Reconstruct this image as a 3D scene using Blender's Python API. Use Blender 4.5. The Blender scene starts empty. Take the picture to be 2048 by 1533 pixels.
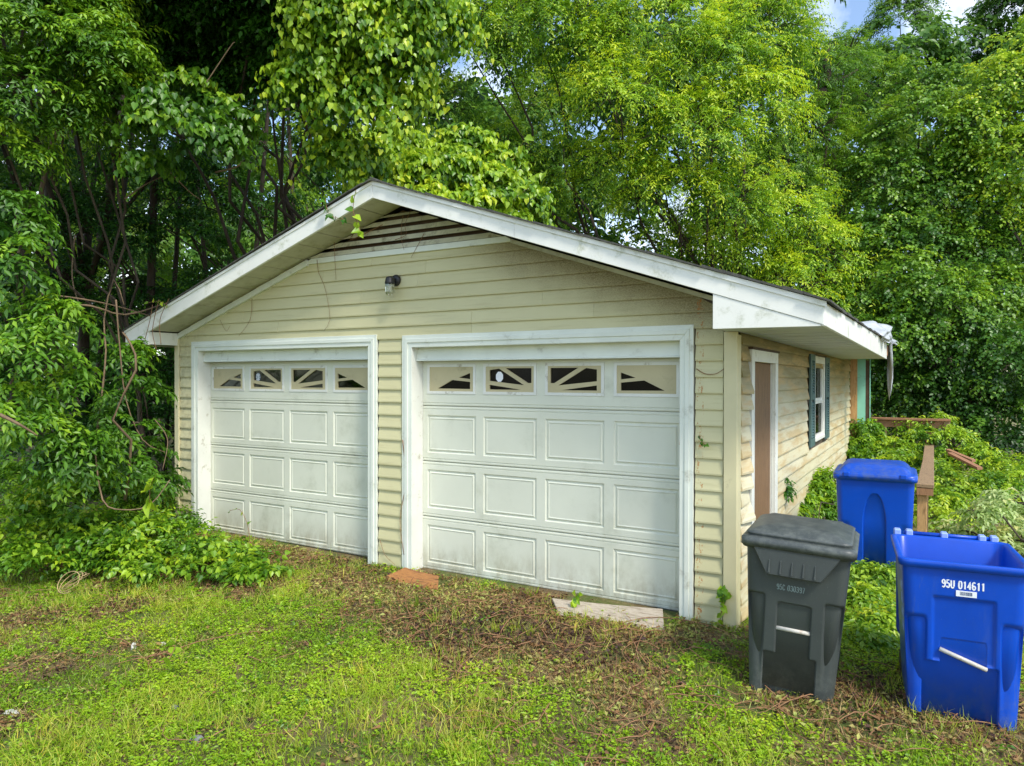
import bpy, math, random
import numpy as np
from mathutils import Matrix, Vector
random.seed(7); RNG = np.random.default_rng(11)
sc = bpy.context.scene
COL = sc.collection
# ------------------------------------------------------------------ camera
CAM = np.array([7.593, -5.622, 1.854]); F = 1420.0
YAW, PITCH, ROLL = -.5326, -.0061, .0014
_f = np.array([math.sin(YAW)*math.cos(PITCH), math.cos(YAW)*math.cos(PITCH), math.sin(PITCH)])
_r = np.cross(_f, [0, 0, 1]); _r /= np.linalg.norm(_r); _u = np.cross(_r, _f)
_R = _r*math.cos(ROLL)+_u*math.sin(ROLL); _U = -_r*math.sin(ROLL)+_u*math.cos(ROLL)
cd = bpy.data.cameras.new('camera'); cam = bpy.data.objects.new('camera', cd); COL.objects.link(cam)
cd.sensor_width = 36; cd.lens = F/2048*36; cd.clip_end = 400; cd.clip_start = .05
cam.matrix_world = Matrix(((_R[0], _U[0], -_f[0], CAM[0]), (_R[1], _U[1], -_f[1], CAM[1]), (_R[2], _U[2], -_f[2], CAM[2]), (0, 0, 0, 1)))
sc.camera = cam
def at(u, v, k):                                # photograph direction (u, v), k metres in front of the camera
    return CAM + k*(_f+_R*(u-1024)/F-_U*(v-766.5)/F)
# ------------------------------------------------------------------ sky, sun, exposure
SUN_EL, SUN_AZ = math.radians(50), math.radians(118)       # azimuth clockwise from +y
w = bpy.data.worlds.new("World"); sc.world = w; w.use_nodes = True
nt = w.node_tree; nt.nodes.clear()
sky = nt.nodes.new('ShaderNodeTexSky'); sky.sky_type = 'NISHITA'; sky.sun_disc = False
sky.sun_elevation = SUN_EL; sky.sun_rotation = SUN_AZ; sky.dust_density = 1.0
tc = nt.nodes.new('ShaderNodeTexCoord'); cn = nt.nodes.new('ShaderNodeTexNoise'); cn.inputs['Scale'].default_value = 3.2
cn.inputs['Detail'].default_value = 7; cn.inputs['Roughness'].default_value = .55
cr = nt.nodes.new('ShaderNodeValToRGB'); cr.color_ramp.elements[0].position = .53; cr.color_ramp.elements[1].position = .68
mxs = nt.nodes.new('ShaderNodeMix'); mxs.data_type = 'RGBA'
mxs.inputs['B'].default_value = (6.2, 6.5, 6.9, 1)
bg = nt.nodes.new('ShaderNodeBackground'); bg.inputs['Strength'].default_value = .11
wo = nt.nodes.new('ShaderNodeOutputWorld')
L = nt.links.new
L(tc.outputs['Generated'], cn.inputs['Vector']); L(cn.outputs['Fac'], cr.inputs['Fac']); L(cr.outputs['Color'], mxs.inputs['Factor'])
L(sky.outputs['Color'], mxs.inputs['A']); L(mxs.outputs['Result'], bg.inputs['Color']); L(bg.outputs['Background'], wo.inputs['Surface'])
sd = bpy.data.lights.new('sun', 'SUN'); sd.energy = 1.5; sd.angle = math.radians(12); sd.color = (1, .95, .86)
sun = bpy.data.objects.new('sun', sd); COL.objects.link(sun)
_sv = Vector((math.sin(SUN_AZ)*math.cos(SUN_EL), math.cos(SUN_AZ)*math.cos(SUN_EL), math.sin(SUN_EL)))
sun.rotation_euler = _sv.to_track_quat('Z', 'Y').to_euler()
sc.view_settings.view_transform = 'Standard'; sc.view_settings.look = 'None'
sc.view_settings.gamma = 1; sc.view_settings.use_curve_mapping = False
sc.view_settings.exposure = 1.38
# ------------------------------------------------------------------ helpers
class MB:
    def __init__(s): s.v = []; s.f = []
    def add(s, vs, fs):
        n = len(s.v); s.v += [tuple(map(float, p)) for p in vs]; s.f += [tuple(i+n for i in q) for q in fs]; return s
    def box(s, x0, x1, y0, y1, z0, z1):
        return s.add([(x0,y0,z0),(x1,y0,z0),(x1,y1,z0),(x0,y1,z0),(x0,y0,z1),(x1,y0,z1),(x1,y1,z1),(x0,y1,z1)],
              [(0,3,2,1),(4,5,6,7),(0,1,5,4),(1,2,6,5),(2,3,7,6),(3,0,4,7)])
    def prism(s, pf, pb):                        # two matching loops of points
        n = len(pf); return s.add(list(pf)+list(pb), [tuple(range(n)), tuple(range(2*n-1, n-1, -1))]+[(i, n+i, n+(i+1) % n, (i+1) % n) for i in range(n)])
    def xz(s, poly, y0, y1): return s.prism([(x, y0, z) for x, z in poly], [(x, y1, z) for x, z in poly])
    def yz(s, poly, x0, x1): return s.prism([(x0, y, z) for y, z in poly], [(x1, y, z) for y, z in poly])
    def tube(s, pts, rad, n=6):
        pts = [np.array(p, float) for p in pts]; m = len(pts)
        if not hasattr(rad, '__len__'): rad = [rad]*m
        ref = np.array([.31, .22, .92]); vs = []
        for i, p in enumerate(pts):
            t = pts[min(i+1, m-1)]-pts[max(i-1, 0)]; t /= (np.linalg.norm(t)+1e-9)
            a = np.cross(t, ref); 
            if np.linalg.norm(a) < .1: a = np.cross(t, [1, 0, 0])
            a /= np.linalg.norm(a); b = np.cross(t, a)
            vs += [p+rad[i]*(a*math.cos(2*math.pi*j/n)+b*math.sin(2*math.pi*j/n)) for j in range(n)]
        fs = [(i*n+j, i*n+(j+1) % n, (i+1)*n+(j+1) % n, (i+1)*n+j) for i in range(m-1) for j in range(n)]
        fs += [tuple(range(n-1, -1, -1)), tuple(range((m-1)*n, m*n))]
        return s.add(vs, fs)
    def lathe(s, prof, n=24, c=(0, 0, 0)):
        vs = [(c[0]+r*math.cos(2*math.pi*j/n), c[1]+r*math.sin(2*math.pi*j/n), c[2]+z) for r, z in prof for j in range(n)]
        return s.add(vs, [(i*n+j, i*n+(j+1) % n, (i+1)*n+(j+1) % n, (i+1)*n+j) for i in range(len(prof)-1) for j in range(n)])
    def build(s, name, m, parent=None, smooth=False, bevel=0, seg=1):
        me = bpy.data.meshes.new(name); me.from_pydata(s.v, [], s.f); me.validate(); me.update()
        return obj(name, me, m, parent, smooth, bevel, seg)
def obj(name, me, m, parent=None, smooth=False, bevel=0, seg=1):
    o = bpy.data.objects.new(name, me); COL.objects.link(o)
    if m and not me.materials: me.materials.append(m)
    if parent: o.parent = parent
    if smooth: me.polygons.foreach_set('use_smooth', [True]*len(me.polygons))
    if bevel:
        b = o.modifiers.new('bevel', 'BEVEL'); b.width = bevel; b.segments = seg; b.limit_method = 'ANGLE'
    return o
def tag(o, label=None, cat=None, group=None, kind=None):
    if label: o['label'] = label
    if cat: o['category'] = cat
    if group: o['group'] = group
    if kind: o['kind'] = kind
    return o
def empty(name, loc, label, cat, group=None, rz=0):
    o = bpy.data.objects.new(name, None); COL.objects.link(o); o.location = loc; o.rotation_euler = (0, 0, rz)
    return tag(o, label, cat, group)
def rebase(o, mb):                                # express world-space verts relative to a parent's location
    return mb
# ---- materials
def mat(name): m = bpy.data.materials.new(name); m.use_nodes = True; return m, m.node_tree, m.node_tree.nodes['Principled BSDF']
def noise(n, scale, detail=4, rough=.6, vec=None, stretch=None, obj_coords=False):
    t = n.nodes.new('ShaderNodeTexNoise'); t.inputs['Scale'].default_value = scale; t.inputs['Detail'].default_value = detail; t.inputs['Roughness'].default_value = rough
    g = n.nodes.new('ShaderNodeNewGeometry') if not obj_coords else n.nodes.new('ShaderNodeTexCoord')
    src = g.outputs['Position'] if not obj_coords else g.outputs['Object']
    if stretch:
        mp = n.nodes.new('ShaderNodeMapping'); mp.inputs['Scale'].default_value = stretch; n.links.new(src, mp.inputs['Vector']); src = mp.outputs['Vector']
    n.links.new(src, t.inputs['Vector']); return t.outputs['Fac']
def ramp(n, fac, stops):
    r = n.nodes.new('ShaderNodeValToRGB'); e = r.color_ramp.elements
    while len(e) < len(stops): e.new(.5)
    for q, (p, c) in zip(e, stops): q.position = p; q.color = (*c, 1) if len(c) == 3 else c
    n.links.new(fac, r.inputs['Fac']); return r.outputs['Color']
def mix(n, fac, a, b, mode='MIX'):
    x = n.nodes.new('ShaderNodeMix'); x.data_type = 'RGBA'; x.blend_type = mode
    for k, v in (('Factor', fac), ('A', a), ('B', b)):
        if isinstance(v, (int, float)): x.inputs[k].default_value = v
        elif isinstance(v, tuple): x.inputs[k].default_value = (*v, 1)
        else: n.links.new(v, x.inputs[k])
    return x.outputs['Result']
def mth(n, op, a, b=None, c=None):
    x = n.nodes.new('ShaderNodeMath'); x.operation = op
    for i, v in enumerate((a, b, c)):
        if v is None: continue
        if isinstance(v, (int, float)): x.inputs[i].default_value = v
        else: n.links.new(v, x.inputs[i])
    return x.outputs[0]
def sep(n):
    g = n.nodes.new('ShaderNodeNewGeometry'); s = n.nodes.new('ShaderNodeSeparateXYZ'); n.links.new(g.outputs['Position'], s.inputs[0]); return s.outputs
def bump(n, p, h, strength=.3, dist=.01):
    b = n.nodes.new('ShaderNodeBump'); b.inputs['Strength'].default_value = strength; b.inputs['Distance'].default_value = dist
    n.links.new(h, b.inputs['Height']); n.links.new(b.outputs[0], p.inputs['Normal'])
def objrand(n): return n.nodes.new('ShaderNodeObjectInfo').outputs['Random']
def sstep(n, v, lo, hi):
    m = n.nodes.new('ShaderNodeMapRange'); m.interpolation_type = 'SMOOTHSTEP'
    n.links.new(v, m.inputs['Value']); m.inputs['From Min'].default_value = lo; m.inputs['From Max'].default_value = hi; return m.outputs['Result']
def simple(name, col, rough=.6, var=.12, nscale=6, bmp=0, bscale=120, metallic=0, spec=.5, dirt=None, dscale=3, dlo=.55, dhi=.75, stretch=None):
    m, n, p = mat(name); p.inputs['Roughness'].default_value = rough; p.inputs['Metallic'].default_value = metallic
    p.inputs['Specular IOR Level'].default_value = spec
    c0 = tuple(x*(1-var) for x in col); c1 = tuple(min(1, x*(1+var)) for x in col)
    c = ramp(n, noise(n, nscale, stretch=stretch), [(.3, c0), (.7, c1)])
    if dirt:
        c = mix(n, sstep(n, noise(n, dscale, 8, .7), dlo, dhi), c, dirt)
    n.links.new(c, p.inputs['Base Color'])
    if bmp: bump(n, p, noise(n, bscale, 3, stretch=stretch), bmp, .004)
    return m
# siding: cream vinyl, embossed grain, mildew under the eaves, rust-brown runs on the side wall
def siding_mat(side):
    m, n, p = mat('cream_vinyl_side' if side else 'cream_vinyl_front')
    p.inputs['Roughness'].default_value = .5; p.inputs['Specular IOR Level'].default_value = .3
    s = sep(n); R_ = objrand(n)
    base = ramp(n, R_, [(0, (.61, .575, .33)), (1, (.66, .625, .37))]) if not side else ramp(n, R_, [(0, (.68, .63, .43)), (1, (.76, .71, .52))])  # side tones paler: the sunnier wall's light is mixed into its colour
    base = mix(n, mth(n, 'MULTIPLY', noise(n, 2.0, 5), .5), base, (.47, .44, .25))
    st = (2, 2, 60)
    base = mix(n, mth(n, 'MULTIPLY', sstep(n, noise(n, 1.0, 6, .7, stretch=(1.6, 1.6, 26)), .5, .7), .25), base, (.30, .26, .12))
    if not side:
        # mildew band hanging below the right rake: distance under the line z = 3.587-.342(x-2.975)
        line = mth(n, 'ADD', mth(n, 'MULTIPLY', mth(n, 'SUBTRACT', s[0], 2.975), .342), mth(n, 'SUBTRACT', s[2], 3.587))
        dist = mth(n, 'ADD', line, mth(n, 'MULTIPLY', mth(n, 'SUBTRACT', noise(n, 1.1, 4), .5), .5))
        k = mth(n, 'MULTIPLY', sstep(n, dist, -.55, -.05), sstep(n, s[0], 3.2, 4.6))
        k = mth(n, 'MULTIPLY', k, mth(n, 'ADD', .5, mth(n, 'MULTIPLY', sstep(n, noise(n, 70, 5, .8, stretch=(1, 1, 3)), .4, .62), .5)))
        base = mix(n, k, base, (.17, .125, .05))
        k2 = mth(n, 'MULTIPLY', sstep(n, s[0], .2, -.6), sstep(n, noise(n, 14, 6, .75), .42, .68))
        base = mix(n, mth(n, 'MULTIPLY', k2, .5), base, (.25, .22, .12))
        k4 = mth(n, 'MULTIPLY', sstep(n, s[2], .35, -.1), .36)
        base = mix(n, mth(n, 'MULTIPLY', k4, noise(n, 9, 5)), base, (.28, .26, .12))
        # rust-brown tendril marks left by torn-off vine on the right strip
        k5 = mth(n, 'MULTIPLY', mth(n, 'LESS_THAN', mth(n, 'ABSOLUTE', mth(n, 'SUBTRACT', s[0], 6.02)), .028), sstep(n, noise(n, 34, 5, .8, stretch=(1, 1, .5)), .56, .61))
        base = mix(n, k5, base, (.42, .17, .04))
    else:
        # old brown and green bands, darker towards the soffit
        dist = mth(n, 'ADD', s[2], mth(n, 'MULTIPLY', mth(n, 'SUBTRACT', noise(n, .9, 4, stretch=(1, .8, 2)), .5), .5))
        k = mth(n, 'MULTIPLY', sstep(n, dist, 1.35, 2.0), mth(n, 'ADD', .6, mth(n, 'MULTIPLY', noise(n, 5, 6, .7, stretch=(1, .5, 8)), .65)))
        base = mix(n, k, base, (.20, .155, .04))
        k = mth(n, 'MULTIPLY', sstep(n, noise(n, 1.3, 6, .65, stretch=(1, 1, 7)), .44, .62), .6)
        base = mix(n, k, base, (.50, .33, .12))
    n.links.new(base, p.inputs['Base Color'])
    bump(n, p, noise(n, 9, 5, .6, stretch=(2, 2, 45)), .25, .004)
    return m
M = {}
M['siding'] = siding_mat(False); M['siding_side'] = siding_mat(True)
M['cream_post'] = simple('cream_corner_post', (.62, .57, .34), .45, .06, 3, dirt=(.35, .3, .16), dscale=7, dlo=.6, dhi=.8)
M['white_trim'] = simple('white_aluminium_trim', (.73, .77, .68), .4, .06, 3, dirt=(.36, .36, .27), dscale=5, dlo=.56, dhi=.8)
M['white_fascia'] = simple('white_fascia', (.82, .825, .755), .42, .05, 2, dirt=(.36, .39, .24), dscale=5, dlo=.52, dhi=.78, stretch=(1, 1, .35))
M['door_white'] = simple('door_white_steel', (.67, .69, .575), .42, .05, 1.4, .12, 60, dirt=(.44, .46, .35), dscale=2.2, dlo=.5, dhi=.85, stretch=(1, 1, 1))
def door_grime():
    n = M['door_white'].node_tree; p = n.nodes['Principled BSDF']; src = p.inputs['Base Color'].links[0].from_socket
    k = mth(n, 'MULTIPLY', sstep(n, sep(n)[2], .32, -.08), sstep(n, noise(n, 7, 8, .75, stretch=(1, 1, .5)), .34, .7))
    n.links.new(mix(n, mth(n, 'MULTIPLY', k, .75), src, (.30, .27, .16)), p.inputs['Base Color'])
door_grime()
M['jamb'] = simple('dirty_white_jamb', (.72, .73, .67), .5, .06, 3, dirt=(.33, .29, .2), dscale=9, dlo=.55, dhi=.75)
M['soffit'] = simple('grimy_soffit', (.50, .49, .36), .55, .1, 4, .1, 40, dirt=(.28, .26, .13), dscale=6, dlo=.45, dhi=.8)
M['soffit_side'] = simple('soffit_side', (.55, .57, .52), .55, .08, 2, .1, 40, dirt=(.35, .34, .24), dscale=4, dlo=.5, dhi=.8)
M['insert'] = simple('tan_window_insert', (.50, .44, .26), .5, .06, 5, dirt=(.36, .32, .18), dscale=6)
M['slat'] = simple('vent_slat', (.62, .61, .45), .55, .12, 6, dirt=(.2, .17, .08), dscale=9, dlo=.5, dhi=.75)
M['dark_wood'] = simple('dark_wood', (.075, .045, .025), .8, .3, 8)
M['plywood'] = simple('interior_board', (.12, .09, .06), .8, .2, 3)
M['shingle'] = simple('asphalt_shingle', (.075, .075, .065), .9, .35, 30, .6, 300, dirt=(.13, .15, .05), dscale=8)
M['teal'] = simple('teal_shutter', (.07, .135, .13), .5, .12, 4, dirt=(.22, .25, .22), dscale=9, dlo=.55, dhi=.8)
M['mint'] = simple('mint_board', (.25, .60, .47), .6, .1, 3, dirt=(.14, .22, .12), dscale=7)
M['black_plastic'] = simple('black_lamp_metal', (.018, .018, .02), .45, .2, 30)
M['rubber'] = simple('rubber_seal', (.03, .03, .032), .7, .2, 20)
M['tarp'] = simple('grey_tarp', (.50, .53, .57), .35, .14, 9, .5, 30)
def wood_mat(name, a, b, rough=.75, st=(1, 1, 14), sc_=4, oc=True):
    m, n, p = mat(name); p.inputs['Roughness'].default_value = rough
    f = noise(n, sc_, 8, .7, stretch=st, obj_coords=oc)
    n.links.new(ramp(n, f, [(.32, a), (.52, b), (.7, tuple(x*.55 for x in a))]), p.inputs['Base Color']); bump(n, p, f, .5, .006); return m
M['red_wood'] = wood_mat('weathered_red_wood', (.20, .09, .04), (.36, .19, .09), st=(14, 14, 1))
M['rail_wood'] = wood_mat('weathered_rail_wood', (.17, .11, .06), (.33, .22, .12), st=(14, 1.5, 14))
M['rail_wood_x'] = wood_mat('weathered_rail_wood_x', (.20, .09, .045), (.34, .17, .09), st=(1.5, 14, 14))
M['door_ply'] = wood_mat('brown_door_plywood', (.13, .07, .03), (.22, .125, .055), st=(10, 10, 1))
M['orange_wood'] = wood_mat('orange_sheathing', (.32, .17, .06), (.55, .33, .14), st=(6, 6, 1))
M['board_grey'] = wood_mat('wet_grey_board', (.20, .15, .10), (.48, .42, .33), st=(1.2, 9, 9))
M['board_rust'] = wood_mat('rusty_brown_board', (.13, .055, .025), (.38, .17, .05), st=(1.2, 9, 9))
def plastic(name, col, rough, dirt, amt, dz=.35):
    m, n, p = mat(name); p.inputs['Specular IOR Level'].default_value = .45
    s = noise(n, 1.3, 7, .65); c = ramp(n, s, [(.3, tuple(x*.82 for x in col)), (.7, tuple(min(1, x*1.15) for x in col))])
    sp = sstep(n, noise(n, 120, 3, .8), .655, .69)
    c = mix(n, mth(n, 'MULTIPLY', sp, .55), c, dirt)
    tcd = n.nodes.new('ShaderNodeTexCoord'); sx = n.nodes.new('ShaderNodeSeparateXYZ'); n.links.new(tcd.outputs['Object'], sx.inputs[0])
    low = mth(n, 'MULTIPLY', sstep(n, sx.outputs[2], dz, 0), sstep(n, noise(n, 11, 8, .8), .38, .7))
    c = mix(n, mth(n, 'MULTIPLY', low, amt), c, dirt)
    scr = sstep(n, noise(n, 3, 5, .7, stretch=(1, 1, .25)), .57, .75)
    c = mix(n, mth(n, 'MULTIPLY', scr, amt*.35), c, dirt)
    run = mth(n, 'MULTIPLY', sstep(n, noise(n, 30, 6, .75, stretch=(1, 1, .08)), .58, .72), sstep(n, noise(n, 2.2, 3), .45, .6))
    c = mix(n, mth(n, 'MULTIPLY', run, amt*.6), c, dirt)
    n.links.new(c, p.inputs['Base Color'])
    n.links.new(mth(n, 'ADD', rough-.08, mth(n, 'MULTIPLY', noise(n, 7, 6), .22)), p.inputs['Roughness'])
    bump(n, p, noise(n, 220, 2), .15, .002); return m
M['blue'] = plastic('blue_cart_plastic', (.001, .066, .50), .30, (.12, .16, .2), .5)
M['grey'] = plastic('grey_cart_plastic', (.050, .060, .058), .42, (.2, .22, .19), .5)
M['hinge_blue'] = simple('pale_blue_hinge', (.30, .42, .80), .4, .08, 8)
M['bar'] = simple('galvanised_bar', (.55, .53, .47), .4, .15, 30, dirt=(.3, .2, .12), dscale=18)
M['print_white'] = simple('white_print', (.85, .87, .9), .5, .02)
M['print_faded'] = simple('faded_print', (.20, .26, .25), .6, .3, 60)
M['print_dark'] = simple('dark_print', (.06, .09, .2), .5, .02)
M['white_chip'] = simple('white_litter', (.48, .47, .42), .6, .1, 20, dirt=(.3, .28, .2), dscale=15)
M['stone'] = simple('grey_stone', (.16, .17, .17), .85, .3, 15, .6, 60)
def glass_mat(name, tint, refl=.9):
    m, n, p = mat(name); n.nodes.remove(p)
    t = n.nodes.new('ShaderNodeBsdfTransparent'); t.inputs[0].default_value = (*tint, 1)
    g = n.nodes.new('ShaderNodeBsdfGlossy'); g.inputs['Roughness'].default_value = .06
    fr = n.nodes.new('ShaderNodeFresnel'); fr.inputs[0].default_value = 1.5; x = n.nodes.new('ShaderNodeMixShader')
    n.links.new(mth(n, 'MULTIPLY', fr.outputs[0], refl), x.inputs[0]); n.links.new(t.outputs[0], x.inputs[1]); n.links.new(g.outputs[0], x.inputs[2])
    n.links.new(x.outputs[0], n.nodes['Material Output'].inputs[0]); return m
M['glass'] = glass_mat('window_glass', (.5, .55, .52), .3); M['jar'] = glass_mat('lamp_jar_glass', (.75, .78, .72), 1.6)
def leafmat(name, dark, mid, light, trans=.4, rough=.45, spec=.5):
    m, n, p = mat(name); a = n.nodes.new('ShaderNodeAttribute'); a.attribute_name = 'tint'
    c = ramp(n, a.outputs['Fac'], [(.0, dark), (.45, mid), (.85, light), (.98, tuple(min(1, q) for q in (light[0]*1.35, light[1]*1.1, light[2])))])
    p.inputs['Roughness'].default_value = rough; p.inputs['Specular IOR Level'].default_value = spec
    n.links.new(c, p.inputs['Base Color'])
    t = n.nodes.new('ShaderNodeBsdfTranslucent'); h = n.nodes.new('ShaderNodeHueSaturation')
    h.inputs['Hue'].default_value = .485; h.inputs['Value'].default_value = 1.7; n.links.new(c, h.inputs['Color']); n.links.new(h.outputs[0], t.inputs[0])
    x = n.nodes.new('ShaderNodeMixShader'); x.inputs[0].default_value = trans
    n.links.new(p.outputs[0], x.inputs[1]); n.links.new(t.outputs[0], x.inputs[2]); n.links.new(x.outputs[0], n.nodes['Material Output'].inputs[0]); return m
M['leaf_dark'] = leafmat('leaf_dark_green', (.012, .05, .006), (.028, .115, .009), (.075, .23, .014), .3)  # dark greens that also put the left hollow's shade into leaf colour
M['leaf_mid'] = leafmat('leaf_mid_green', (.02, .075, .007), (.09, .235, .011), (.28, .47, .018), .35)
M['leaf_bright'] = leafmat('leaf_bright_green', (.025, .09, .007), (.125, .29, .012), (.38, .57, .022), .36)
M['leaf_vine'] = leafmat('leaf_vine_green', (.025, .09, .010), (.11, .26, .015), (.37, .54, .03), .33, .38)
M['leaf_ivy'] = leafmat('leaf_ivy_green', (.018, .065, .012), (.065, .18, .016), (.21, .38, .022), .3, .4)
M['leaf_pale'] = leafmat('leaf_pale_green', (.08, .18, .04), (.24, .38, .09), (.48, .58, .24), .35)
M['leaf_far'] = leafmat('leaf_far_green', (.025, .085, .012), (.075, .19, .025), (.17, .33, .04), .4)
M['grass'] = leafmat('grass_blade', (.10, .19, .012), (.25, .38, .02), (.50, .52, .08), .35)
M['clover'] = leafmat('lawn_weed_leaf', (.09, .22, .008), (.27, .46, .014), (.45, .60, .03), .38)
M['litter'] = leafmat('leaf_litter', (.045, .018, .014), (.25, .13, .045), (.33, .38, .09), .15, .7)
M['straw'] = leafmat('straw', (.20, .09, .03), (.42, .27, .10), (.62, .50, .22), .1, .7)
M['bark'] = simple('bark', (.06, .045, .03), .9, .4, 12, .8, 40, stretch=(1, 1, .3))
M['bark_light'] = simple('vine_bark', (.17, .115, .065), .85, .3, 14, .6, 60)
M['vine_dead'] = simple('dead_vine', (.25, .13, .06), .8, .35, 20)
# ------------------------------------------------------------------ ground
def fbm(x, y, s, seed=0):
    r = np.random.default_rng(seed); v = 0; a = 1; tot = 0
    for o in range(5):
        for _ in range(3):
            th = r.uniform(0, 6.283); ph = r.uniform(0, 6.283); q = s*(2**o)*r.uniform(.7, 1.3)
            v = v+a*np.sin((x*math.cos(th)+y*math.sin(th))*q+ph+1.3*np.sin((x*math.sin(th)-y*math.cos(th))*q*.6+ph*2))/3
        tot += a*.5; a *= .6
    return v/tot
def gz(x, y):
    x = np.asarray(x, float); y = np.asarray(y, float)
    z = -.075+np.minimum(y, 0)*.05
    z = z-.12*np.clip(x-8.3, 0, 12)-.05*np.clip(y-5, 0, 20)*(1/(1+np.exp(-(x-6.6)*3)))
    z = z+.05*np.clip(-.8-x, 0, 6)
    z = z+.07*np.exp(-((x-4.9)/1.5)**2-((y+.75)/.28)**2)+.05*np.exp(-((x-.7)/1.1)**2-((y+.35)/.5)**2)
    z = z+.018*fbm(x, y, 2.2, 3)*np.clip(-y*2, .2, 1)
    return z
ax = np.concatenate([-np.geomspace(90, 6, 14), np.arange(-5.6, 11.5, .085), np.geomspace(12, 90, 14)])
ay = np.concatenate([-np.geomspace(60, 6, 10), np.arange(-5.6, 3.2, .085), np.arange(3.4, 12, .3), np.geomspace(13, 110, 14)])
X, Y = np.meshgrid(ax, ay); Z = gz(X, Y)
nx, ny = len(ax), len(ay)
me = bpy.data.meshes.new('ground')
idx = np.arange(nx*ny).reshape(ny, nx)
fq = np.stack([idx[:-1, :-1], idx[:-1, 1:], idx[1:, 1:], idx[1:, :-1]], -1).reshape(-1, 4)
me.from_pydata(np.stack([X, Y, Z], -1).reshape(-1, 3).tolist(), [], fq.tolist())
gm, n, p = mat('soil_and_moss'); p.inputs['Roughness'].default_value = .95
c = ramp(n, noise(n, 3.2, 10, .7), [(.35, (.09, .055, .025)), (.5, (.20, .14, .06)), (.62, (.32, .25, .11)), (.72, (.15, .11, .05))])
c = mix(n, sstep(n, noise(n, 26, 6, .8), .52, .68), c, (.24, .16, .075))
c = mix(n, sstep(n, noise(n, 1.4, 8, .65), .42, .6), c, (.10, .15, .02))
n.links.new(c, p.inputs['Base Color']); bump(n, p, noise(n, 45, 8, .8), 1, .03)
tag(obj('ground', me, gm, smooth=True), kind='structure', label='bare brown soil with moss and weeds in front of the garage')

# ------------------------------------------------------------------ garage
G = empty('garage', (0, 0, 0), 'cream vinyl sided two door garage with white trim and low gable roof', 'garage')
YB = 8.85; XR = 6.3; XL = -.62
rl = lambda x: 2.27+(x+1.07)*.3256              # underside of the left rake
rr = lambda x: 3.587-(x-2.975)*.342             # underside of the right rake
def under(x): return min(rl(x), rr(x))
DL = dict(x0=-.215, x1=2.56, top=2.19); DR = dict(x0=3.135, x1=5.86, top=2.165); YD = .15
sh = MB()                                        # sheathing behind everything, keeps the inside dark
for a, b in ((XL+.02, DL['x0']-.02), (DL['x1']+.02, DR['x0']-.02), (DR['x1']+.02, XR-.02)): sh.box(a, b, .004, .12, -.25, 2.2)
sh.xz([(XL+.02, 2.2), (XR-.02, 2.2), (XR-.02, rr(XR)-.03), (4.22, 3.12), (1.73, 3.12), (XL+.02, rl(XL)-.03)], .004, .12)
sh.xz([(1.73, 3.1205), (4.22, 3.1205), (2.975, 3.55)], .05, .12)
sh.box(XR-.12, XR-.004, .121, .44, -.25, 2.3); sh.box(XR-.12, XR-.004, 1.45, 3.9, -.25, 2.3); sh.box(XR-.12, XR-.004, .44, 1.45, 2.02, 2.3)
sh.box(XR-.12, XR-.004, 3.9, 5.1, -.25, 1.05); sh.box(XR-.12, XR-.004, 3.9, 5.1, 2.16, 2.3); sh.box(XR-.12, XR-.004, 5.1, YB, -.25, 2.3)
sh.box(XL+.004, XL+.12, .121, YB, -.25, 2.4); sh.box(XL+.121, XR-.121, YB-.1, YB, -.25, 2.4); sh.box(XL+.121, XR-.121, .16, YB-.101, -.3, -.12)
sh.xz([(XL, 2.41), (XR, 2.31), (2.975, 3.55)], YB-.1, YB)
sh.build('wall_sheathing', M['plywood'], G)
PIT = .1285; Z0 = 2.254
def board(x0, x1, zb, zt, x0t=None, x1t=None, warp=0):
    x0t = x0 if x0t is None else x0t; x1t = x1 if x1t is None else x1t
    j = random.uniform(-.001, .001); n_ = max(2, int((x1-x0)/.5)+1)
    m = MB(); vs = []
    for i in range(n_):
        t = i/(n_-1); a = x0+(x1-x0)*t; b = x0t+(x1t-x0t)*t; w_ = random.uniform(-.0015, .0015)*(x1-x0 > .5)+warp*(t**3)
        vs += [(a, -.001, zb), (a, -.0215+j+w_, zb-.003), (a, -.0225+j+w_, zb+.010), (b, -.003, zt), (b, -.001, zt)]
    fs = [(i*5+k, (i+1)*5+k, (i+1)*5+(k+1) % 5, i*5+(k+1) % 5) for i in range(n_-1) for k in range(5)]
    fs += [(0, 1, 2, 3, 4), tuple(n_*5-1-k for k in range(5))]
    m.add(vs, fs); return m
# courses beside and between the doors
for k in range(0, 19):
    zt = Z0-PIT*k; zb = zt-PIT+.003
    for a, b in ((-.585, -.345), (2.692, 2.998), (5.982, 6.2)):
        if zb < -.1: zb = -.1
        if zt-zb < .04: continue
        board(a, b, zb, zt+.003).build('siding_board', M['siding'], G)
# courses up into the gable
zb = Z0
k = 0
while zb < 3.08:
    zt = min(zb+PIT, 3.125)
    xl = lambda z: max(-.585, (z-.075-2.27)/.3256-1.07+.02); xr = lambda z: min(6.2, 2.975+(3.587-.045-z)/.342)
    xa, xb = xl(zb), xr(zb); ta, tb = xl(zt), xr(zt)
    cuts = [[2.1, 3.84], [1.2, 3.84, 5.1], [.6, 4.6], [2.45], [3.2], [1.9, 3.3], [2.6]][k % 7]
    xs = [c_ for c_ in cuts if max(xa, ta)+.3 < c_ < min(xb, tb)-.3]
    pts = [None]+xs+[None]
    for i in range(len(pts)-1):
        a = xa if pts[i] is None else pts[i]+.001; a2 = ta if pts[i] is None else a
        b = xb if pts[i+1] is None else pts[i+1]-.001; b2 = tb if pts[i+1] is None else b
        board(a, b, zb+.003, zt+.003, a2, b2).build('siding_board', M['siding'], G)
    zb = zb+PIT; k += 1
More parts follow.
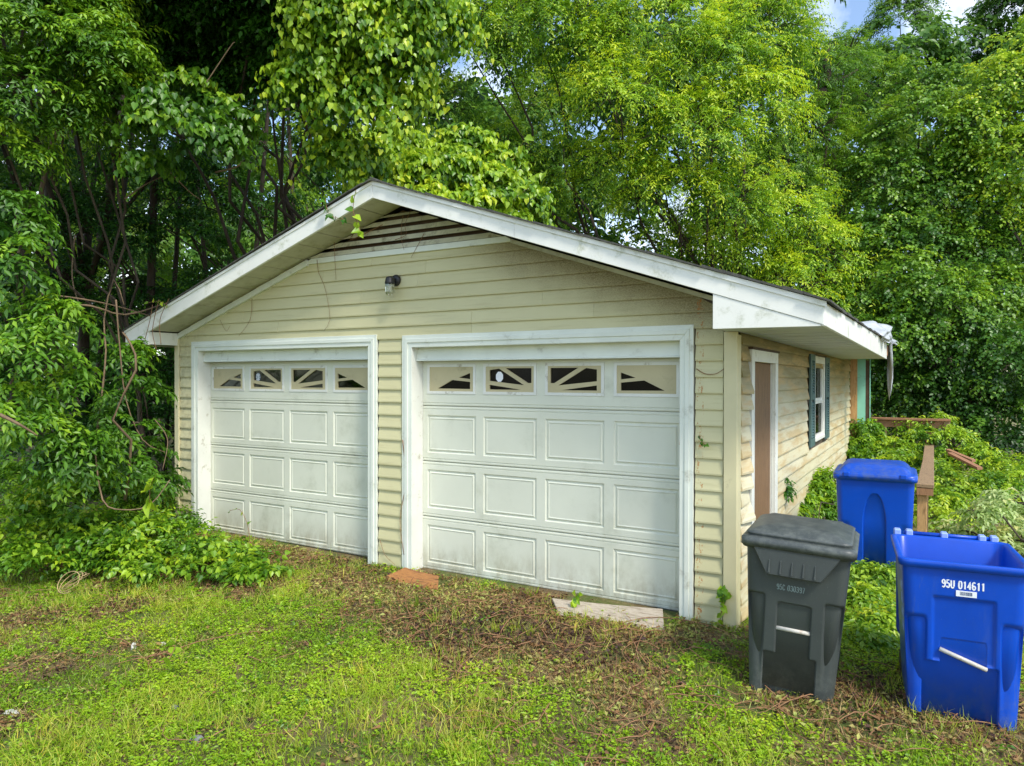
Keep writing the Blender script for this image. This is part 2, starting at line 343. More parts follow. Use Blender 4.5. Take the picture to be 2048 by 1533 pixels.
# corner posts
cp = MB().box(XR-.092, XR+.012, -.034, -.0005, -.14, 2.222); cp.box(XR+.0125-.014, XR+.012, 0, .1, -.14, 2.2); cp.build('corner_post', M['cream_post'], G, bevel=.004)
cp = MB().box(XL-.055, XL+.028, -.034, -.0005, -.14, 2.36); cp.box(XL-.055, XL-.04, 0, .09, -.14, 2.3); cp.build('corner_post', M['cream_post'], G, bevel=.004)
# door surrounds
def surround(d, xo0, xo1, zo, name):
    t = MB(); xi0, xi1, zi = d['x0'], d['x1'], d['top']
    for (a, b, c_, e, yy) in ((0, 1, 0, 1, -.031), (.3, .62, .3, .62, -.041)):
        A0 = xo0+(xi0-xo0)*a; B0 = xo0+(xi0-xo0)*b; A1 = xo1+(xi1-xo1)*a; B1 = xo1+(xi1-xo1)*b; Zo = zo+(zi-zo)*a; Zi = zo+(zi-zo)*b
        bk = -.0005 if yy > -.035 else -.03
        t.xz([(A0, -.12), (B0, -.12), (B0, Zi), (A0, Zo)], yy, bk); t.xz([(B1, -.12), (A1, -.12), (A1, Zo), (B1, Zi)], yy, bk)
        t.xz([(A0, Zo), (B0, Zi), (B1, Zi), (A1, Zo)], yy-.0012, bk)
    t.build('door_trim', M['white_trim'], G, bevel=.002)
    MB().box(xi0-.018, xi0+.0015, -.0295, .2, -.12, zi-.001).build('door_jamb', M['jamb'], G)
    MB().box(xi1-.0015, xi1+.018, -.0295, .2, -.12, zi-.001).build('door_jamb', M['jamb'], G)
    MB().box(xi0-.018, xi1+.018, -.0295, .2, zi-.0015, zi+.02).build('door_head', M['jamb'], G)
    h = MB().yz([(.07, zi-.001), (.06, zi-.12), (.045, zi-.125), (.045, zi-.135), (.09, zi-.135), (.09, zi-.001)], xi0+.001, xi1-.001)
    h.build('header_board', M['white_trim'], G)
surround(DL, -.342, 2.677, 2.306, 'l'); surround(DR, 3.012, 5.97, 2.286, 'r')
# sectional doors
def poly_mesh(outer, holes, th):
    c_ = bpy.data.curves.new('shape', 'CURVE'); c_.dimensions = '2D'; c_.fill_mode = 'BOTH'; c_.extrude = th/2
    for lp in [outer]+holes:
        s_ = c_.splines.new('POLY'); s_.points.add(len(lp)-1); s_.use_cyclic_u = True
        for q, (a, b) in zip(s_.points, lp): q.co = (a, b, 0, 1)
    o = bpy.data.objects.new('shape', c_); COL.objects.link(o)
    dg = bpy.context.evaluated_depsgraph_get(); me_ = bpy.data.meshes.new_from_object(o.evaluated_get(dg))
    bpy.data.objects.remove(o); bpy.data.curves.remove(c_); return me_
TRI_A = [(.675, .44), (.93, .25), (.93, .50)]; TRI_B = [(.19, .11), (.53, .465), (.93, .385), (.93, .10)]
TRI_A = [(.675, .56), (.93, .75), (.93, .50)]
MA = [(.08, .86), (.28, .92), (.80, .27), (.08, .43)]; MB_ = [(.42, .93), (.95, .93), (.95, .36), (.88, .35)]; MC = [(.08, .28), (.74, .09), (.08, .09)]
ins_holes = [[TRI_A, TRI_B], [MA, MB_, MC]]
def garage_door(d, xp, pw, pitch, lab):
    D = MB(); x0, x1 = d['x0']+.004, d['x1']-.004
    zs = [(1.583, 2.06), (1.022, 1.577), (.461, 1.016), (-.055, .455)]
    if lab == 'r': zs[3] = (-.075, .455)
    Dr = MB(); Dr.box(x0, x1, YD+.03, YD+.05, -.07, 2.1)
    dr = tag(Dr.build('garage_door', M['door_white'], G), label=('left' if lab == 'l' else 'right')+' white sectional garage door with sunburst windows')
    rows = [(1.700, 1.998), (1.105, 1.486), (.544, .935), (-.008, .374)]
    for r_, (z0, z1) in enumerate(zs):
        a, b = rows[r_]; s_ = MB()
        # rails with two fine grooves each, and stiles
        def rail(za, zb_, up):
            if up: pr = [(YD, za), (YD, zb_-.034), (YD+.006, zb_-.031), (YD+.006, zb_-.027), (YD, zb_-.024), (YD, zb_-.012), (YD+.006, zb_-.009), (YD+.006, zb_-.004), (YD+.012, zb_), (YD+.03, zb_), (YD+.03, za)]
            else: pr = [(YD, zb_), (YD, za+.03), (YD+.006, za+.027), (YD+.006, za+.022), (YD, za+.019), (YD, za+.006), (YD+.004, za), (YD+.03, za), (YD+.03, zb_)]
            s_.yz(pr if up else pr[::-1], x0, x1)
        rail(b, z1, True); rail(z0, a, False)
        xe = [x0]+[v for q in range(4) for v in (xp+q*pitch, min(xp+q*pitch+pw, x1-.004))]+[x1]
        for q in range(0, 10, 2):
            if xe[q+1] > xe[q]: s_.box(xe[q], xe[q+1], YD, YD+.03, a, b)
        s_.build('door_section', M['door_white'], dr)
        for q in range(4):
            p0 = xp+q*pitch; p1 = min(p0+pw, x1-.004)
            if r_ > 0:
                lv = [(0, .001), (.010, .013), (.02, .013), (.034, .002), (.045, .006)]
                vs = []; fs = []
                for i_, (o_, dy) in enumerate(lv): vs += [(p0+o_, YD+dy, a+o_), (p1-o_, YD+dy, a+o_), (p1-o_, YD+dy, b-o_), (p0+o_, YD+dy, b-o_)]
                for i_ in range(len(lv)-1): fs += [(i_*4+j, i_*4+(j+1) % 4, (i_+1)*4+(j+1) % 4, (i_+1)*4+j) for j in range(4)]
                fs.append(tuple(range(len(lv)*4-4, len(lv)*4)))
                MB().add(vs, fs).build('raised_panel', M['door_white'], dr)
            else:
                e = .028; fr = MB()
                fr.xz([(p0+.001, a+.001), (p1-.001, a+.001), (p1-e, a+e), (p0+e, a+e)], YD-.006, YD+.028); fr.xz([(p0+e, b-e), (p1-e, b-e), (p1-.001, b-.001), (p0+.001, b-.001)], YD-.006, YD+.028)
                fr.xz([(p0+.001, a+.001), (p0+e, a+e), (p0+e, b-e), (p0+.001, b-.001)], YD-.006, YD+.028); fr.xz([(p1-e, a+e), (p1-.001, a+.001), (p1-.001, b-.001), (p1-e, b-e)], YD-.006, YD+.028)
                fr.build('window_frame', M['jamb'], dr)
                W_, H_ = p1-p0-2*e, b-a-2*e
                src = ins_holes[0] if q in (0, 3) else ins_holes[1]
                fl = q >= 2
                hs = [[((1-x if fl else x)*W_, z*H_) for x, z in h] for h in src]
                pm = poly_mesh([(0, 0), (W_, 0), (W_, H_), (0, H_)], hs, .014)
                o = obj('window_insert', pm, M['insert'], dr); o.location = (p0+e, YD+.006, a+e); o.rotation_euler = (math.pi/2, 0, 0)
                MB().box(p0+e, p1-e, YD+.0135, YD+.016, a+e, b-e).build('glass', M['glass'], dr)
    # cut the slab behind the windows open: the backing is only below them
    me_ = dr.data; me_.clear_geometry(); B_ = MB().box(x0, x1, YD+.03, YD+.05, -.07, 1.69); me_.from_pydata(B_.v, [], B_.f)
    return dr
garage_door(DL, -.177, .6, .69, 'l'); dR = garage_door(DR, 3.196, .585, .6745, 'r')
# alarm stickers behind the glass of the second window of each door
def sticker(x, z, r, m_, n_, seal=False):
    t = MB(); pts = [(x+r*.82*math.cos(2*math.pi*(j+.5)/n_), z+r*math.sin(2*math.pi*(j+.5)/n_)) for j in range(n_)]
    t.xz(pts, YD+.011, YD+.0125); o = t.build('sticker', m_, G)
    return o
sticker(4.045, 1.872, .052, M['print_white'], 8)
sticker(.655, 1.868, .05, simple('seal_grey', (.22, .27, .33), .5, .5, 90), 20)
t = MB()
for j in range(8):
    a_ = j*math.pi/4; t.xz([(.655+.030*math.cos(a_)-.006, 1.868+.036*math.sin(a_)-.006), (.655+.030*math.cos(a_)+.006, 1.868+.036*math.sin(a_)-.006), (.655+.030*math.cos(a_)+.006, 1.868+.036*math.sin(a_)+.006), (.655+.030*math.cos(a_)-.006, 1.868+.036*math.sin(a_)+.006)], YD+.0092, YD+.0108)
t.xz([(.649, 1.828), (.661, 1.828), (.661, 1.905), (.649, 1.905)], YD+.0094, YD+.0108)
t.build('sticker_emblem', M['print_white'], G)
MB().tube([(3.6, YD+.01, -.105), (4.6, YD, -.1), (5.2, YD-.005, -.1), (5.84, YD-.01, -.095)], [.012, .02, .026, .024], 8).build('bottom_seal', M['rubber'], G)
# gable vent
MB().xz([(1.60, 3.108), (4.32, 3.108), (4.22, 3.165), (1.74, 3.165)], -.03, .05).build('vent_sill', M['white_trim'], G, bevel=.002)
for k in range(5):
    z0 = 3.168+k*.082; z1 = z0+.052
    if k == 4: z1 = z0+.03
    def xa(z): return (z-2.27)/.3256-1.07+.01
    def xb(z): return 2.975+(3.587-z)/.342-.01
    m = MB().prism([(xa(z0), -.034, z0), (xb(z0), -.034, z0), (xb(z1), -.004, z1), (xa(z1), -.004, z1)], [(xa(z0), -.026, z0), (xb(z0), -.026, z0), (xb(z1), .004, z1), (xa(z1), .004, z1)])
    m.build('vent_slat', M['slat'], G)
MB().xz([(1.73, 3.166), (4.22, 3.166), (2.975, 3.56)], .03, .045).build('vent_backing', M['dark_wood'], G)
# rake trim on the wall
def strip(xa, xb, fn, d0, d1, y0, y1, name, m_):
    MB().xz([(xa, fn(xa)-d0), (xb, fn(xb)-d0), (xb, fn(xb)-d1), (xa, fn(xa)-d1)], y0, y1).build(name, m_, G, bevel=.002)
strip(-.6, 1.68, rl, .008, .075, -.045, -.0005, 'rake_trim', M['white_trim'])
strip(4.28, 6.215, rr, .008, .045, -.04, -.0005, 'rake_trim', M['soffit'])
# rake fascia boards in lengths, with slight misalignment at the joints
def fascia(xa, xb, fn, hA, hB, dy):
    MB().xz([(xa, fn(xa)), (xb, fn(xb)), (xb, fn(xb)+hB), (xa, fn(xa)+hA)], -.425+dy, -.40).build('rake_fascia', M['white_fascia'], G, bevel=.003)
fascia(-1.07, 1.0, rl, .177, .168, 0); fascia(1.002, 2.974, rl, .168, .16, -.003)
fascia(2.976, 4.55, rr, .16, .16, -.001); fascia(4.552, 6.974, rr, .16, .156, -.004)
# drip moulding along the top of the rake
MB().prism([(-1.09, -.437, rl(-1.07)+.178), (2.975, -.437, 3.75), (2.975, -.437, 3.722), (-1.09, -.437, rl(-1.07)+.148)], [(-1.09, -.428, rl(-1.07)+.178), (2.975, -.428, 3.75), (2.975, -.428, 3.722), (-1.09, -.428, rl(-1.07)+.148)]).build('drip_edge', M['white_fascia'], G)
MB().prism([(2.976, -.440, 3.75), (6.99, -.440, rr(6.975)+.158), (6.99, -.440, rr(6.975)+.12), (2.976, -.440, 3.712)], [(2.976, -.4305, 3.75), (6.99, -.4305, rr(6.975)+.158), (6.99, -.4305, rr(6.975)+.12), (2.976, -.4305, 3.712)]).build('drip_edge', M['white_fascia'], G)
# roof deck
RB = 7.5
rd = MB(); th = .03
rd.prism([(-1.05, -.40, 2.40), (2.975, -.40, 3.715), (2.975, YB+.1, 3.715), (-1.05, YB+.1, 2.40)][::1], [(-1.05, -.40, 2.43), (2.975, -.40, 3.745), (2.975, YB+.1, 3.745), (-1.05, YB+.1, 2.43)])
rd.prism([(2.975, -.40, 3.715), (6.95, -.40, 2.335), (6.95, RB, 2.42), (6.95, YB+.1, 2.42), (2.975, YB+.1, 3.715)], [(2.975, -.40, 3.745), (6.95, -.40, 2.365), (6.95, RB, 2.45), (6.95, YB+.1, 2.45), (2.975, YB+.1, 3.745)])
rd.build('roof_deck', M['plywood'], G)
# shingles: first courses along both rakes and up the right eave as single tabs
def rz(x, y): return (rl(x)+.178 if x < 2.975 else rr(x)+.16+max(0, y+.4)/7.9*.10*max(0, (x-4)/3))
x = -1.10
while x < 2.9:
    w_ = .14; a = x; b = min(x+w_+.03, 2.98); j = random.uniform(0, .006)
    MB().prism([(a, -.462+j*2, rz(a, 0)+.001), (b, -.462+j*2, rz(b, 0)+.005), (b, .3, rz(b, 0)+.005), (a, .3, rz(a, 0)+.001)], [(a, -.462+j*2, rz(a, 0)+.010+j), (b, -.462+j*2, rz(b, 0)+.013+j), (b, .3, rz(b, 0)+.013+j), (a, .3, rz(a, 0)+.010+j)]).build('shingle', M['shingle'], G)
    x += w_
x = 7.02
while x > 2.99:
    w_ = .14; b = x; a = max(x-w_-.03, 2.972); j = random.uniform(0, .012); ww = .006*math.sin(x*5)
    MB().prism([(a, -.468+j+ww, rz(a, 0)+.005), (b, -.468+j+ww, rz(b, 0)+.001), (b, .3, rz(b, 0)+.001), (a, .3, rz(a, 0)+.005)], [(a, -.468+j+ww, rz(a, 0)+.016+j), (b, -.468+j+ww, rz(b, 0)+.011+j), (b, .3, rz(b, 0)+.011+j), (a, .3, rz(a, 0)+.016+j)]).build('shingle', M['shingle'], G)
    x -= w_
y = .31
while y < RB:
    w_ = .28+random.uniform(-.01, .01); j = random.uniform(0, .018); xx = 7.0+random.uniform(-.012, .012)
    MB().prism([(xx, y, rz(xx, y)), (xx, y+w_-.008, rz(xx, y+w_)), (6.6, y+w_-.008, rz(6.6, y+w_)+.004), (6.6, y, rz(6.6, y)+.004)], [(xx, y, rz(xx, y)+.012+j), (xx, y+w_-.008, rz(xx, y+w_)+.012+j), (6.6, y+w_-.008, rz(6.6, y+w_)+.016+j), (6.6, y, rz(6.6, y)+.016+j)]).build('shingle', M['shingle'], G)
    y += w_
rs = MB()                                        # remaining roofing laid over the deck
rs.prism([(-1.1, .302, rz(-1.1, 0)), (2.972, .302, rz(2.972, 0)), (2.972, YB+.15, rz(2.972, 0)), (-1.1, YB+.15, rz(-1.1, 0))], [(-1.1, .302, rz(-1.1, 0)+.012), (2.972, .302, rz(2.972, 0)+.012), (2.972, YB+.15, rz(2.972, 0)+.012), (-1.1, YB+.15, rz(-1.1, 0)+.012)])
rs.prism([(2.974, .302, rz(2.976, 0)), (6.597, .302, rz(6.6, .3)), (6.597, YB+.15, rz(6.6, YB)), (2.974, YB+.15, rz(2.976, 0))], [(2.974, .302, rz(2.976, 0)+.012), (6.597, .302, rz(6.6, .3)+.012), (6.597, YB+.15, rz(6.6, YB)+.012), (2.974, YB+.15, rz(2.976, 0)+.012)])
rs.build('roofing', M['shingle'], G)
MB().prism([(2.84, -.47, 3.712), (2.975, -.47, 3.762), (3.11, -.47, 3.712), (2.975, -.47, 3.745)], [(2.84, YB, 3.712), (2.975, YB, 3.762), (3.11, YB, 3.712), (2.975, YB, 3.745)]).build('ridge_cap', M['shingle'], G)
# soffit panels under the rakes
def sof(xa, xb, fn, m_):
    MB().prism([(xa, -.399, fn(xa)+.012), (xb, -.399, fn(xb)+.012), (xb, .003, fn(xb)+.012), (xa, .003, fn(xa)+.012)], [(xa, -.399, fn(xa)+.03), (xb, -.399, fn(xb)+.03), (xb, .003, fn(xb)+.03), (xa, .003, fn(xa)+.03)]).build('soffit_panel', m_, G)
x = -.60
while x < 2.96: sof(x, min(x+.266, 2.97), rl, M['soffit']); x += .28
x = 2.98
while x < 6.2: sof(x, min(x+.266, 6.22), rr, M['soffit']); x += .28
y = -.40
while y < RB-.05:
    MB().box(XR+.014, 6.953, y, min(y+.393, RB-.1), 2.2195-.0045*(y+.4), 2.236-.0045*(y+.4)).build('soffit_panel', M['soffit_side'], G); y += .4
MB().box(6.226, 6.313, -.399, -.036, 2.222, 2.236).build('soffit_panel', M['soffit_side'], G)
MB().box(-1.05, -.615, -.399, YB, 2.272, 2.285).build('soffit_panel', M['soffit_side'], G)
# eave returns and eave fascias
MB().xz([(6.225, 2.218), (6.953, 2.212), (6.953, rr(6.953)-.002), (6.225, rr(6.225)-.002)], -.4235, -.4005).build('eave_return', M['white_fascia'], G, bevel=.002)
MB().box(6.225, 6.237, -.4, -.035, 2.236, 2.47).build('eave_return', M['white_fascia'], G)
MB().xz([(-1.066, 2.262), (-.612, 2.262), (-.612, rl(-.612)-.002), (-1.066, rl(-1.066)-.002)], -.4235, -.4005).build('eave_return', M['white_fascia'], G, bevel=.002)
MB().box(-.624, -.612, -.4, -.0005, 2.268, rl(-.612)).build('eave_return', M['white_fascia'], G)
for ya, yb in ((-.425, 3.6), (3.602, 7.40)):
    zl = lambda y: 2.214-.0045*(y+.4); zh = lambda y: 2.372+.0129*(y+.4)
    MB().yz([(ya, zl(ya)), (yb, zl(yb)), (yb, zh(yb)), (ya, zh(ya))], 6.955, 6.98).build('eave_fascia', M['white_fascia'], G, bevel=.003)
MB().box(-1.09, -1.07, -.42, YB+.1, 2.262, 2.44).build('eave_fascia', M['white_fascia'], G)
MB().box(6.93, 6.95, 7.41, 9.4, 2.26, 2.42).build('bare_fascia_board', M['red_wood'], G)
# ---- side wall
def side_board(y0, y1, zb, zt, curl=0):
    n_ = max(2, int((y1-y0)/.5)+1); vs = []; j = random.uniform(-.002, .002)
    for i in range(n_):
        t = i/(n_-1); a = y0+(y1-y0)*t; w_ = random.uniform(-.002, .002)*(y1-y0 > .5)+curl*(t**4)
        vs += [(XR+.001, a, zb), (XR+.0215+j+w_, a, zb-.003-curl*.3*t**4), (XR+.0225+j+w_, a, zb+.010), (XR+.003+w_*.5, a, zt), (XR+.001, a, zt)]
    fs = [(i*5+k, (i+1)*5+k, (i+1)*5+(k+1) % 5, i*5+(k+1) % 5) for i in range(n_-1) for k in range(5)]
    fs += [(0, 1, 2, 3, 4), tuple(n_*5-1-k for k in range(5))]
    MB().add(vs, fs).build('siding_board', M['siding_side'], G)
for k in range(0, 19):
    zt = Z0-PIT*k; zb = zt-PIT+.003; zt2 = min(zt+.003, 2.218)
    if k == 18: zb = -.12
    segs = []
    if zt > 2.08: segs = [(.105, 4.0), (4.002, 8.78)]
    else:
        segs.append((.105, .385, random.choice([.0, .0, .006, .012, .03, .045])))
        y_a = 1.565
        if zb > .95: segs += [(y_a, 3.60), (5.62, 8.78)]
        else: segs += [(y_a, 4.6), (4.602, 8.78)] if k % 2 else [(y_a, 6.2), (6.202, 8.78)]
    for s_ in segs: side_board(s_[0], s_[1], zb, zt2, s_[2] if len(s_) > 2 else (.012 if random.random() < .4 else 0))
# side door: boarded with brown plywood, white casing with a dark metal cap
dz = 2.06
MB().box(XR+.0005, XR+.034, .40, .50, -.12, dz-.06).build('side_door_trim', M['jamb'], G, bevel=.002)
MB().box(XR+.0005, XR+.034, 1.42, 1.545, -.12, dz-.06).build('side_door_trim', M['jamb'], G, bevel=.002)
MB().box(XR+.0005, XR+.034, .40, 1.545, dz-.059, dz+.04).build('side_door_trim', M['jamb'], G, bevel=.002)
MB().box(XR-.14, XR-.001, 1.40, 1.4195, -.12, dz-.06).build('side_door_jamb', M['jamb'], G)
MB().box(XR+.0005, XR+.045, .37, 1.57, dz+.041, dz+.058).build('door_cap', M['dark_wood'], G)
MB().box(XR-.035, XR-.012, .47, 1.399, -.1, dz-.06).build('side_door', M['door_ply'], G)
# window with shutters
wz0, wz1 = 1.06, 2.15; wy0, wy1 = 4.02, 5.0
wf = MB(); 
wf.box(XR+.0005, XR+.04, wy0, wy0+.06, wz0, wz1); wf.box(XR+.0005, XR+.04, wy1-.06, wy1, wz0, wz1); wf.box(XR+.0005, XR+.04, wy0+.06, wy1-.06, wz1-.09, wz1); wf.box(XR+.0005, XR+.05, wy0+.06, wy1-.06, wz0, wz0+.04)
W = wf.build('window', M['jamb'], G, bevel=.002)
for a, b, xo in ((1.57, wz1-.091, .0), (wz0+.041, 1.569, .012)):
    s_ = MB(); s_.box(XR-.03+xo, XR+.012+xo, wy0+.061, wy0+.10, a, b); s_.box(XR-.03+xo, XR+.012+xo, wy1-.10, wy1-.061, a, b)
    s_.box(XR-.03+xo, XR+.012+xo, wy0+.10, wy1-.10, a, a+.035); s_.box(XR-.03+xo, XR+.012+xo, wy0+.10, wy1-.10, b-.035, b)
    s_.build('sash', M['jamb'], W); MB().box(XR-.012+xo, XR-.008+xo, wy0+.10, wy1-.10, a+.035, b-.035).build('pane', M['glass'], W)
MB().box(XR-.1, XR-.09, wy0+.1, wy1-.1, wz0+.04, 1.42).build('inside_board', simple('maroon_board', (.09, .05, .045), .8), W)
MB().box(XR+.0005, XR+.06, wy0-.02, wy1+.02, wz1+.001, wz1+.016).build('window_cap', M['dark_wood'], W)
for ya, yb in ((3.62, 3.985), (5.05, 5.46)):
    z0, z1 = 1.02, 2.16; s_ = MB(); X0, X1 = XR+.024, XR+.05
    s_.box(X0, X1, ya, ya+.06, z0, z1); s_.box(X0, X1, yb-.06, yb, z0, z1)
    for a, b in ((z0, z0+.1), (1.6, 1.67), (z1-.08, z1)): s_.box(X0, X1-.0005, ya+.06, yb-.06, a, b)
    S = s_.build('shutter', M['teal'], G, bevel=.003)
    z = z0+.108
    while z < z1-.1:
        if not 1.57 < z < 1.67: MB().prism([(X0+.018, ya+.061, z), (X0+.022, ya+.061, z+.004), (X0+.004, ya+.061, z+.032), (X0, ya+.061, z+.028)], [(X0+.018, yb-.061, z), (X0+.022, yb-.061, z+.004), (X0+.004, yb-.061, z+.032), (X0, yb-.061, z+.028)]).build('shutter_slat', M['teal'], S)
        z += .034
# exposed boards of the rear porch wall past the end of the siding
MB().box(XR+.02, XR+.135, 8.80, 8.84, -.3, 2.26).build('sheathing_board', M['orange_wood'], G)
MB().box(XR+.137, XR+.27, 8.83, 8.86, -.3, 2.3).build('mint_board', M['mint'], G)
MB().box(XR+.272, XR+.335, 8.84, 8.87, .3, 2.2).build('brown_board', M['dark_wood'], G)
MB().box(XR+.337, XR+.352, 8.83, 8.86, -.3, 2.25).build('mint_board', M['mint'], G)
# loose strip hanging at the right door
o = tag(MB().box(-.012, .012, -.01, .0, 0, .165).build('wood_sliver', M['orange_wood']), 'small tan wood sliver stuck at the right edge of the right garage door', 'wood scrap'); o.location = (5.822, .125, 1.31); o.rotation_euler = (0, .06, 0)

# ------------------------------------------------------------------ wall lamp
Lm = empty('wall_lamp', (2.93, -.02, 2.80), 'black jelly jar wall lamp with ribbed clear glass on the gable', 'wall lamp')
q = MB(); q.lathe([(0, 0), (.058, 0), (.06, .01), (.05, .028), (.03, .035), (0, .035)], 28); o = q.build('backplate', M['black_plastic'], Lm, smooth=True); o.rotation_euler = (math.pi/2, 0, 0); o.location = (0, 0, .045)
q = MB(); q.tube([(0, -.03, .045), (0, -.075, .045), (0, -.095, .04)], [.022, .024, .022], 12); q.build('arm', M['black_plastic'], Lm, smooth=True)
q = MB(); q.lathe([(0, .075), (.03, .073), (.040, .06), (.046, .04), (.047, .02), (.050, .018), (.050, .0), (.046, 0)], 28, (0, -.10, 0)); q.build('socket_cap', M['black_plastic'], Lm, smooth=True)
q = MB(); nn = 40; prof = [(.042, 0), (.043, -.03), (.041, -.08), (.036, -.105), (.02, -.118), (0, -.12)]
vs = [((r*(1+.035*math.cos(j*math.pi))*math.cos(2*math.pi*j/nn)), -.10+(r*(1+.035*math.cos(j*math.pi))*math.sin(2*math.pi*j/nn)), z) for r, z in prof for j in range(nn)]
q.add(vs, [(i*nn+j, i*nn+(j+1) % nn, (i+1)*nn+(j+1) % nn, (i+1)*nn+j) for i in range(len(prof)-1) for j in range(nn)]); q.build('glass_jar', M['jar'], Lm)
q = MB(); q.lathe([(.011, 0), (.013, -.02), (.012, -.075), (0, -.085)], 12, (0, -.10, 0)); q.build('bulb', simple('bulb_white', (.75, .74, .68), .4, .02), Lm, smooth=True)

# ------------------------------------------------------------------ waste carts
def rrect(a, b, r, n_):                          # rounded rectangle, front is -y; even spacing
    segs = [((-a+r, -b), (a-r, -b)), None, ((a, -b+r), (a, b-r)), None, ((a-r, b), (-a+r, b)), None, ((-a, b-r), (-a, -b+r)), None]
    cs = [(a-r, -b+r, -90), (a-r, b-r, 0), (-a+r, b-r, 90), (-a+r, -b+r, 180)]; pts = []
    cnt = [n_, 7, n_//3, 7, n_//3, 7, n_//3, 7]
    for i in range(8):
        if i % 2 == 0:
            (p0, p1) = segs[i]
            for t in range(cnt[i]): s_ = t/cnt[i]; pts.append((p0[0]+(p1[0]-p0[0])*s_, p0[1]+(p1[1]-p0[1])*s_))
        else:
            cx, cy, a0 = cs[i//2]
            for t in range(cnt[i]): th_ = math.radians(a0+90*t/cnt[i]); pts.append((cx+r*math.cos(th_), cy+r*math.sin(th_)))
    return pts
def ss(v, a, b):
    t = min(1, max(0, (v-a)/(b-a))); return t*t*(3-2*t)
def box_(x, z, x0, x1, z0, z1, e=.008): return ss(x, x0-e, x0+e)*(1-ss(x, x1-e, x1+e))*ss(z, z0-e, z0+e)*(1-ss(z, z1-e, z1+e))
def fld_grey(x, z):
    ax_ = abs(x); d = 0
    d = max(d, ss(ax_, .165, .19)*(1-ss(z, .615, .655))*(.05*ss(z, .05, .6)))
    d = max(d, .032*box_(x, z, -.095, .095, .27, .60)); d = max(d, .085*box_(x, z, -.085, .085, .40, .60, .012))
    d = max(d, .034*box_(x, z, -.165, .135, -.1, .275)); return d
def fld_blue(x, z):
    ax_ = abs(x); d = 0
    d = max(d, .045*ss(ax_, .175, .20)*(1-ss(z, .60, .67))*ss(z, .05, .6)); d = max(d, .014*box_(x, z, -.15, .15, .40, .775, .01))
    d = max(d, .09*box_(x, z, -.105, .105, .36, .525, .014))
    d = max(d, .045*box_(x, z, -.20, .165, -.1, .385, .012)*(1 if not -.14 < x < -.105 else 1)); d = max(d, .018*box_(x, z, -.20, .20, .33, .66, .015)*0); return d
def fld_arch(x, z):
    hw = .09*(1 if z < .55 else max(0, 1-((z-.55)/.31)**2)**.5 if z < .86 else 0)
    d = .07*(1-ss(abs(x), max(hw-.02, 0), hw+.012)) if hw > 0 else 0
    d = max(d, .02*ss(abs(x), .2, .24)*(1-ss(z, .5, .6))); return d
def cart(loc, rz_, label, m_, field, HB=.95, wt=.33, dt=.37, lid=True, wb=.285, db=.30, roll=0):
    C_ = empty('waste_cart', loc, label, 'waste cart', 'wheeled waste carts by the garage corner', rz_)
    C_.rotation_euler = (0, roll, rz_)
    NF = 96; rings = []; NZ = 120
    def ring(z, grow=0, a=None, b=None, disp=True):
        t = z/HB; A = wb+(wt-wb)*t if a is None else a; B = db+(dt-db)*t if b is None else b
        out = []
        for x_, y_ in rrect(A+grow, B+grow, .055, NF):
            if disp and y_ < -(B+grow)+.05:
                y_ = y_+field(x_, z)*(1-ss(y_, -(B+grow)+.01, -(B+grow)+.05)) 
            out.append((x_, y_+.02*(1-t), z))
        return out
    for i in range(NZ+1): rings.append(ring(HB*i/NZ*.955))
    zt = HB
    rings += [ring(zt-.045, .004, disp=False), ring(zt-.043, .022, disp=False), ring(zt-.006, .024, disp=False), ring(zt, .018, disp=False), ring(zt, .0, disp=False)]
    rings += [ring(zt-.01, -.012, disp=False), ring(.6, -.016, disp=False), ring(.06, -.016, disp=False)]
    n_ = len(rings[0]); vs = [p for r_ in rings for p in r_]
    fs = [(i*n_+j, i*n_+(j+1) % n_, (i+1)*n_+(j+1) % n_, (i+1)*n_+j) for i in range(len(rings)-1) for j in range(n_)]
    fs += [tuple(range(n_-1, -1, -1)), tuple(range((len(rings)-1)*n_, len(rings)*n_))]
    MB().add(vs, fs).build('cart_body', m_, C_, smooth=True)
    for s_ in (-1, 1):                           # wheels on the axle at the back
        q = MB(); q.lathe([(0, -.03), (.10, -.03), (.125, -.015), (.125, .015), (.10, .03), (0, .03)], 20); o = q.build('wheel', M['rubber'], C_); o.rotation_euler = (0, math.pi/2, 0); o.location = (s_*(wb-.02), db+.02, .12)
    return C_
def lid_mesh(a, b, prof, r=.06):
    vs = []; 
    for off, z in prof: vs += [(x, y, z) for x, y in rrect(a+off, b+off, max(.02, r+off*.5), 30)]
    n_ = len(vs)//len(prof); fs = [(i*n_+j, i*n_+(j+1) % n_, (i+1)*n_+(j+1) % n_, (i+1)*n_+j) for i in range(len(prof)-1) for j in range(n_)]
    fs.append(tuple(range(n_*(len(prof)-1), n_*len(prof)))); return MB().add(vs, fs)
def text_mesh(body, size, th=.001, bold=.0):
    c_ = bpy.data.curves.new('text', 'FONT'); c_.body = body; c_.size = size; c_.extrude = th; c_.align_x = 'CENTER'; c_.offset = bold
    o = bpy.data.objects.new('text', c_); COL.objects.link(o); dg = bpy.context.evaluated_depsgraph_get()
    me_ = bpy.data.meshes.new_from_object(o.evaluated_get(dg)); bpy.data.objects.remove(o); bpy.data.curves.remove(c_); return me_
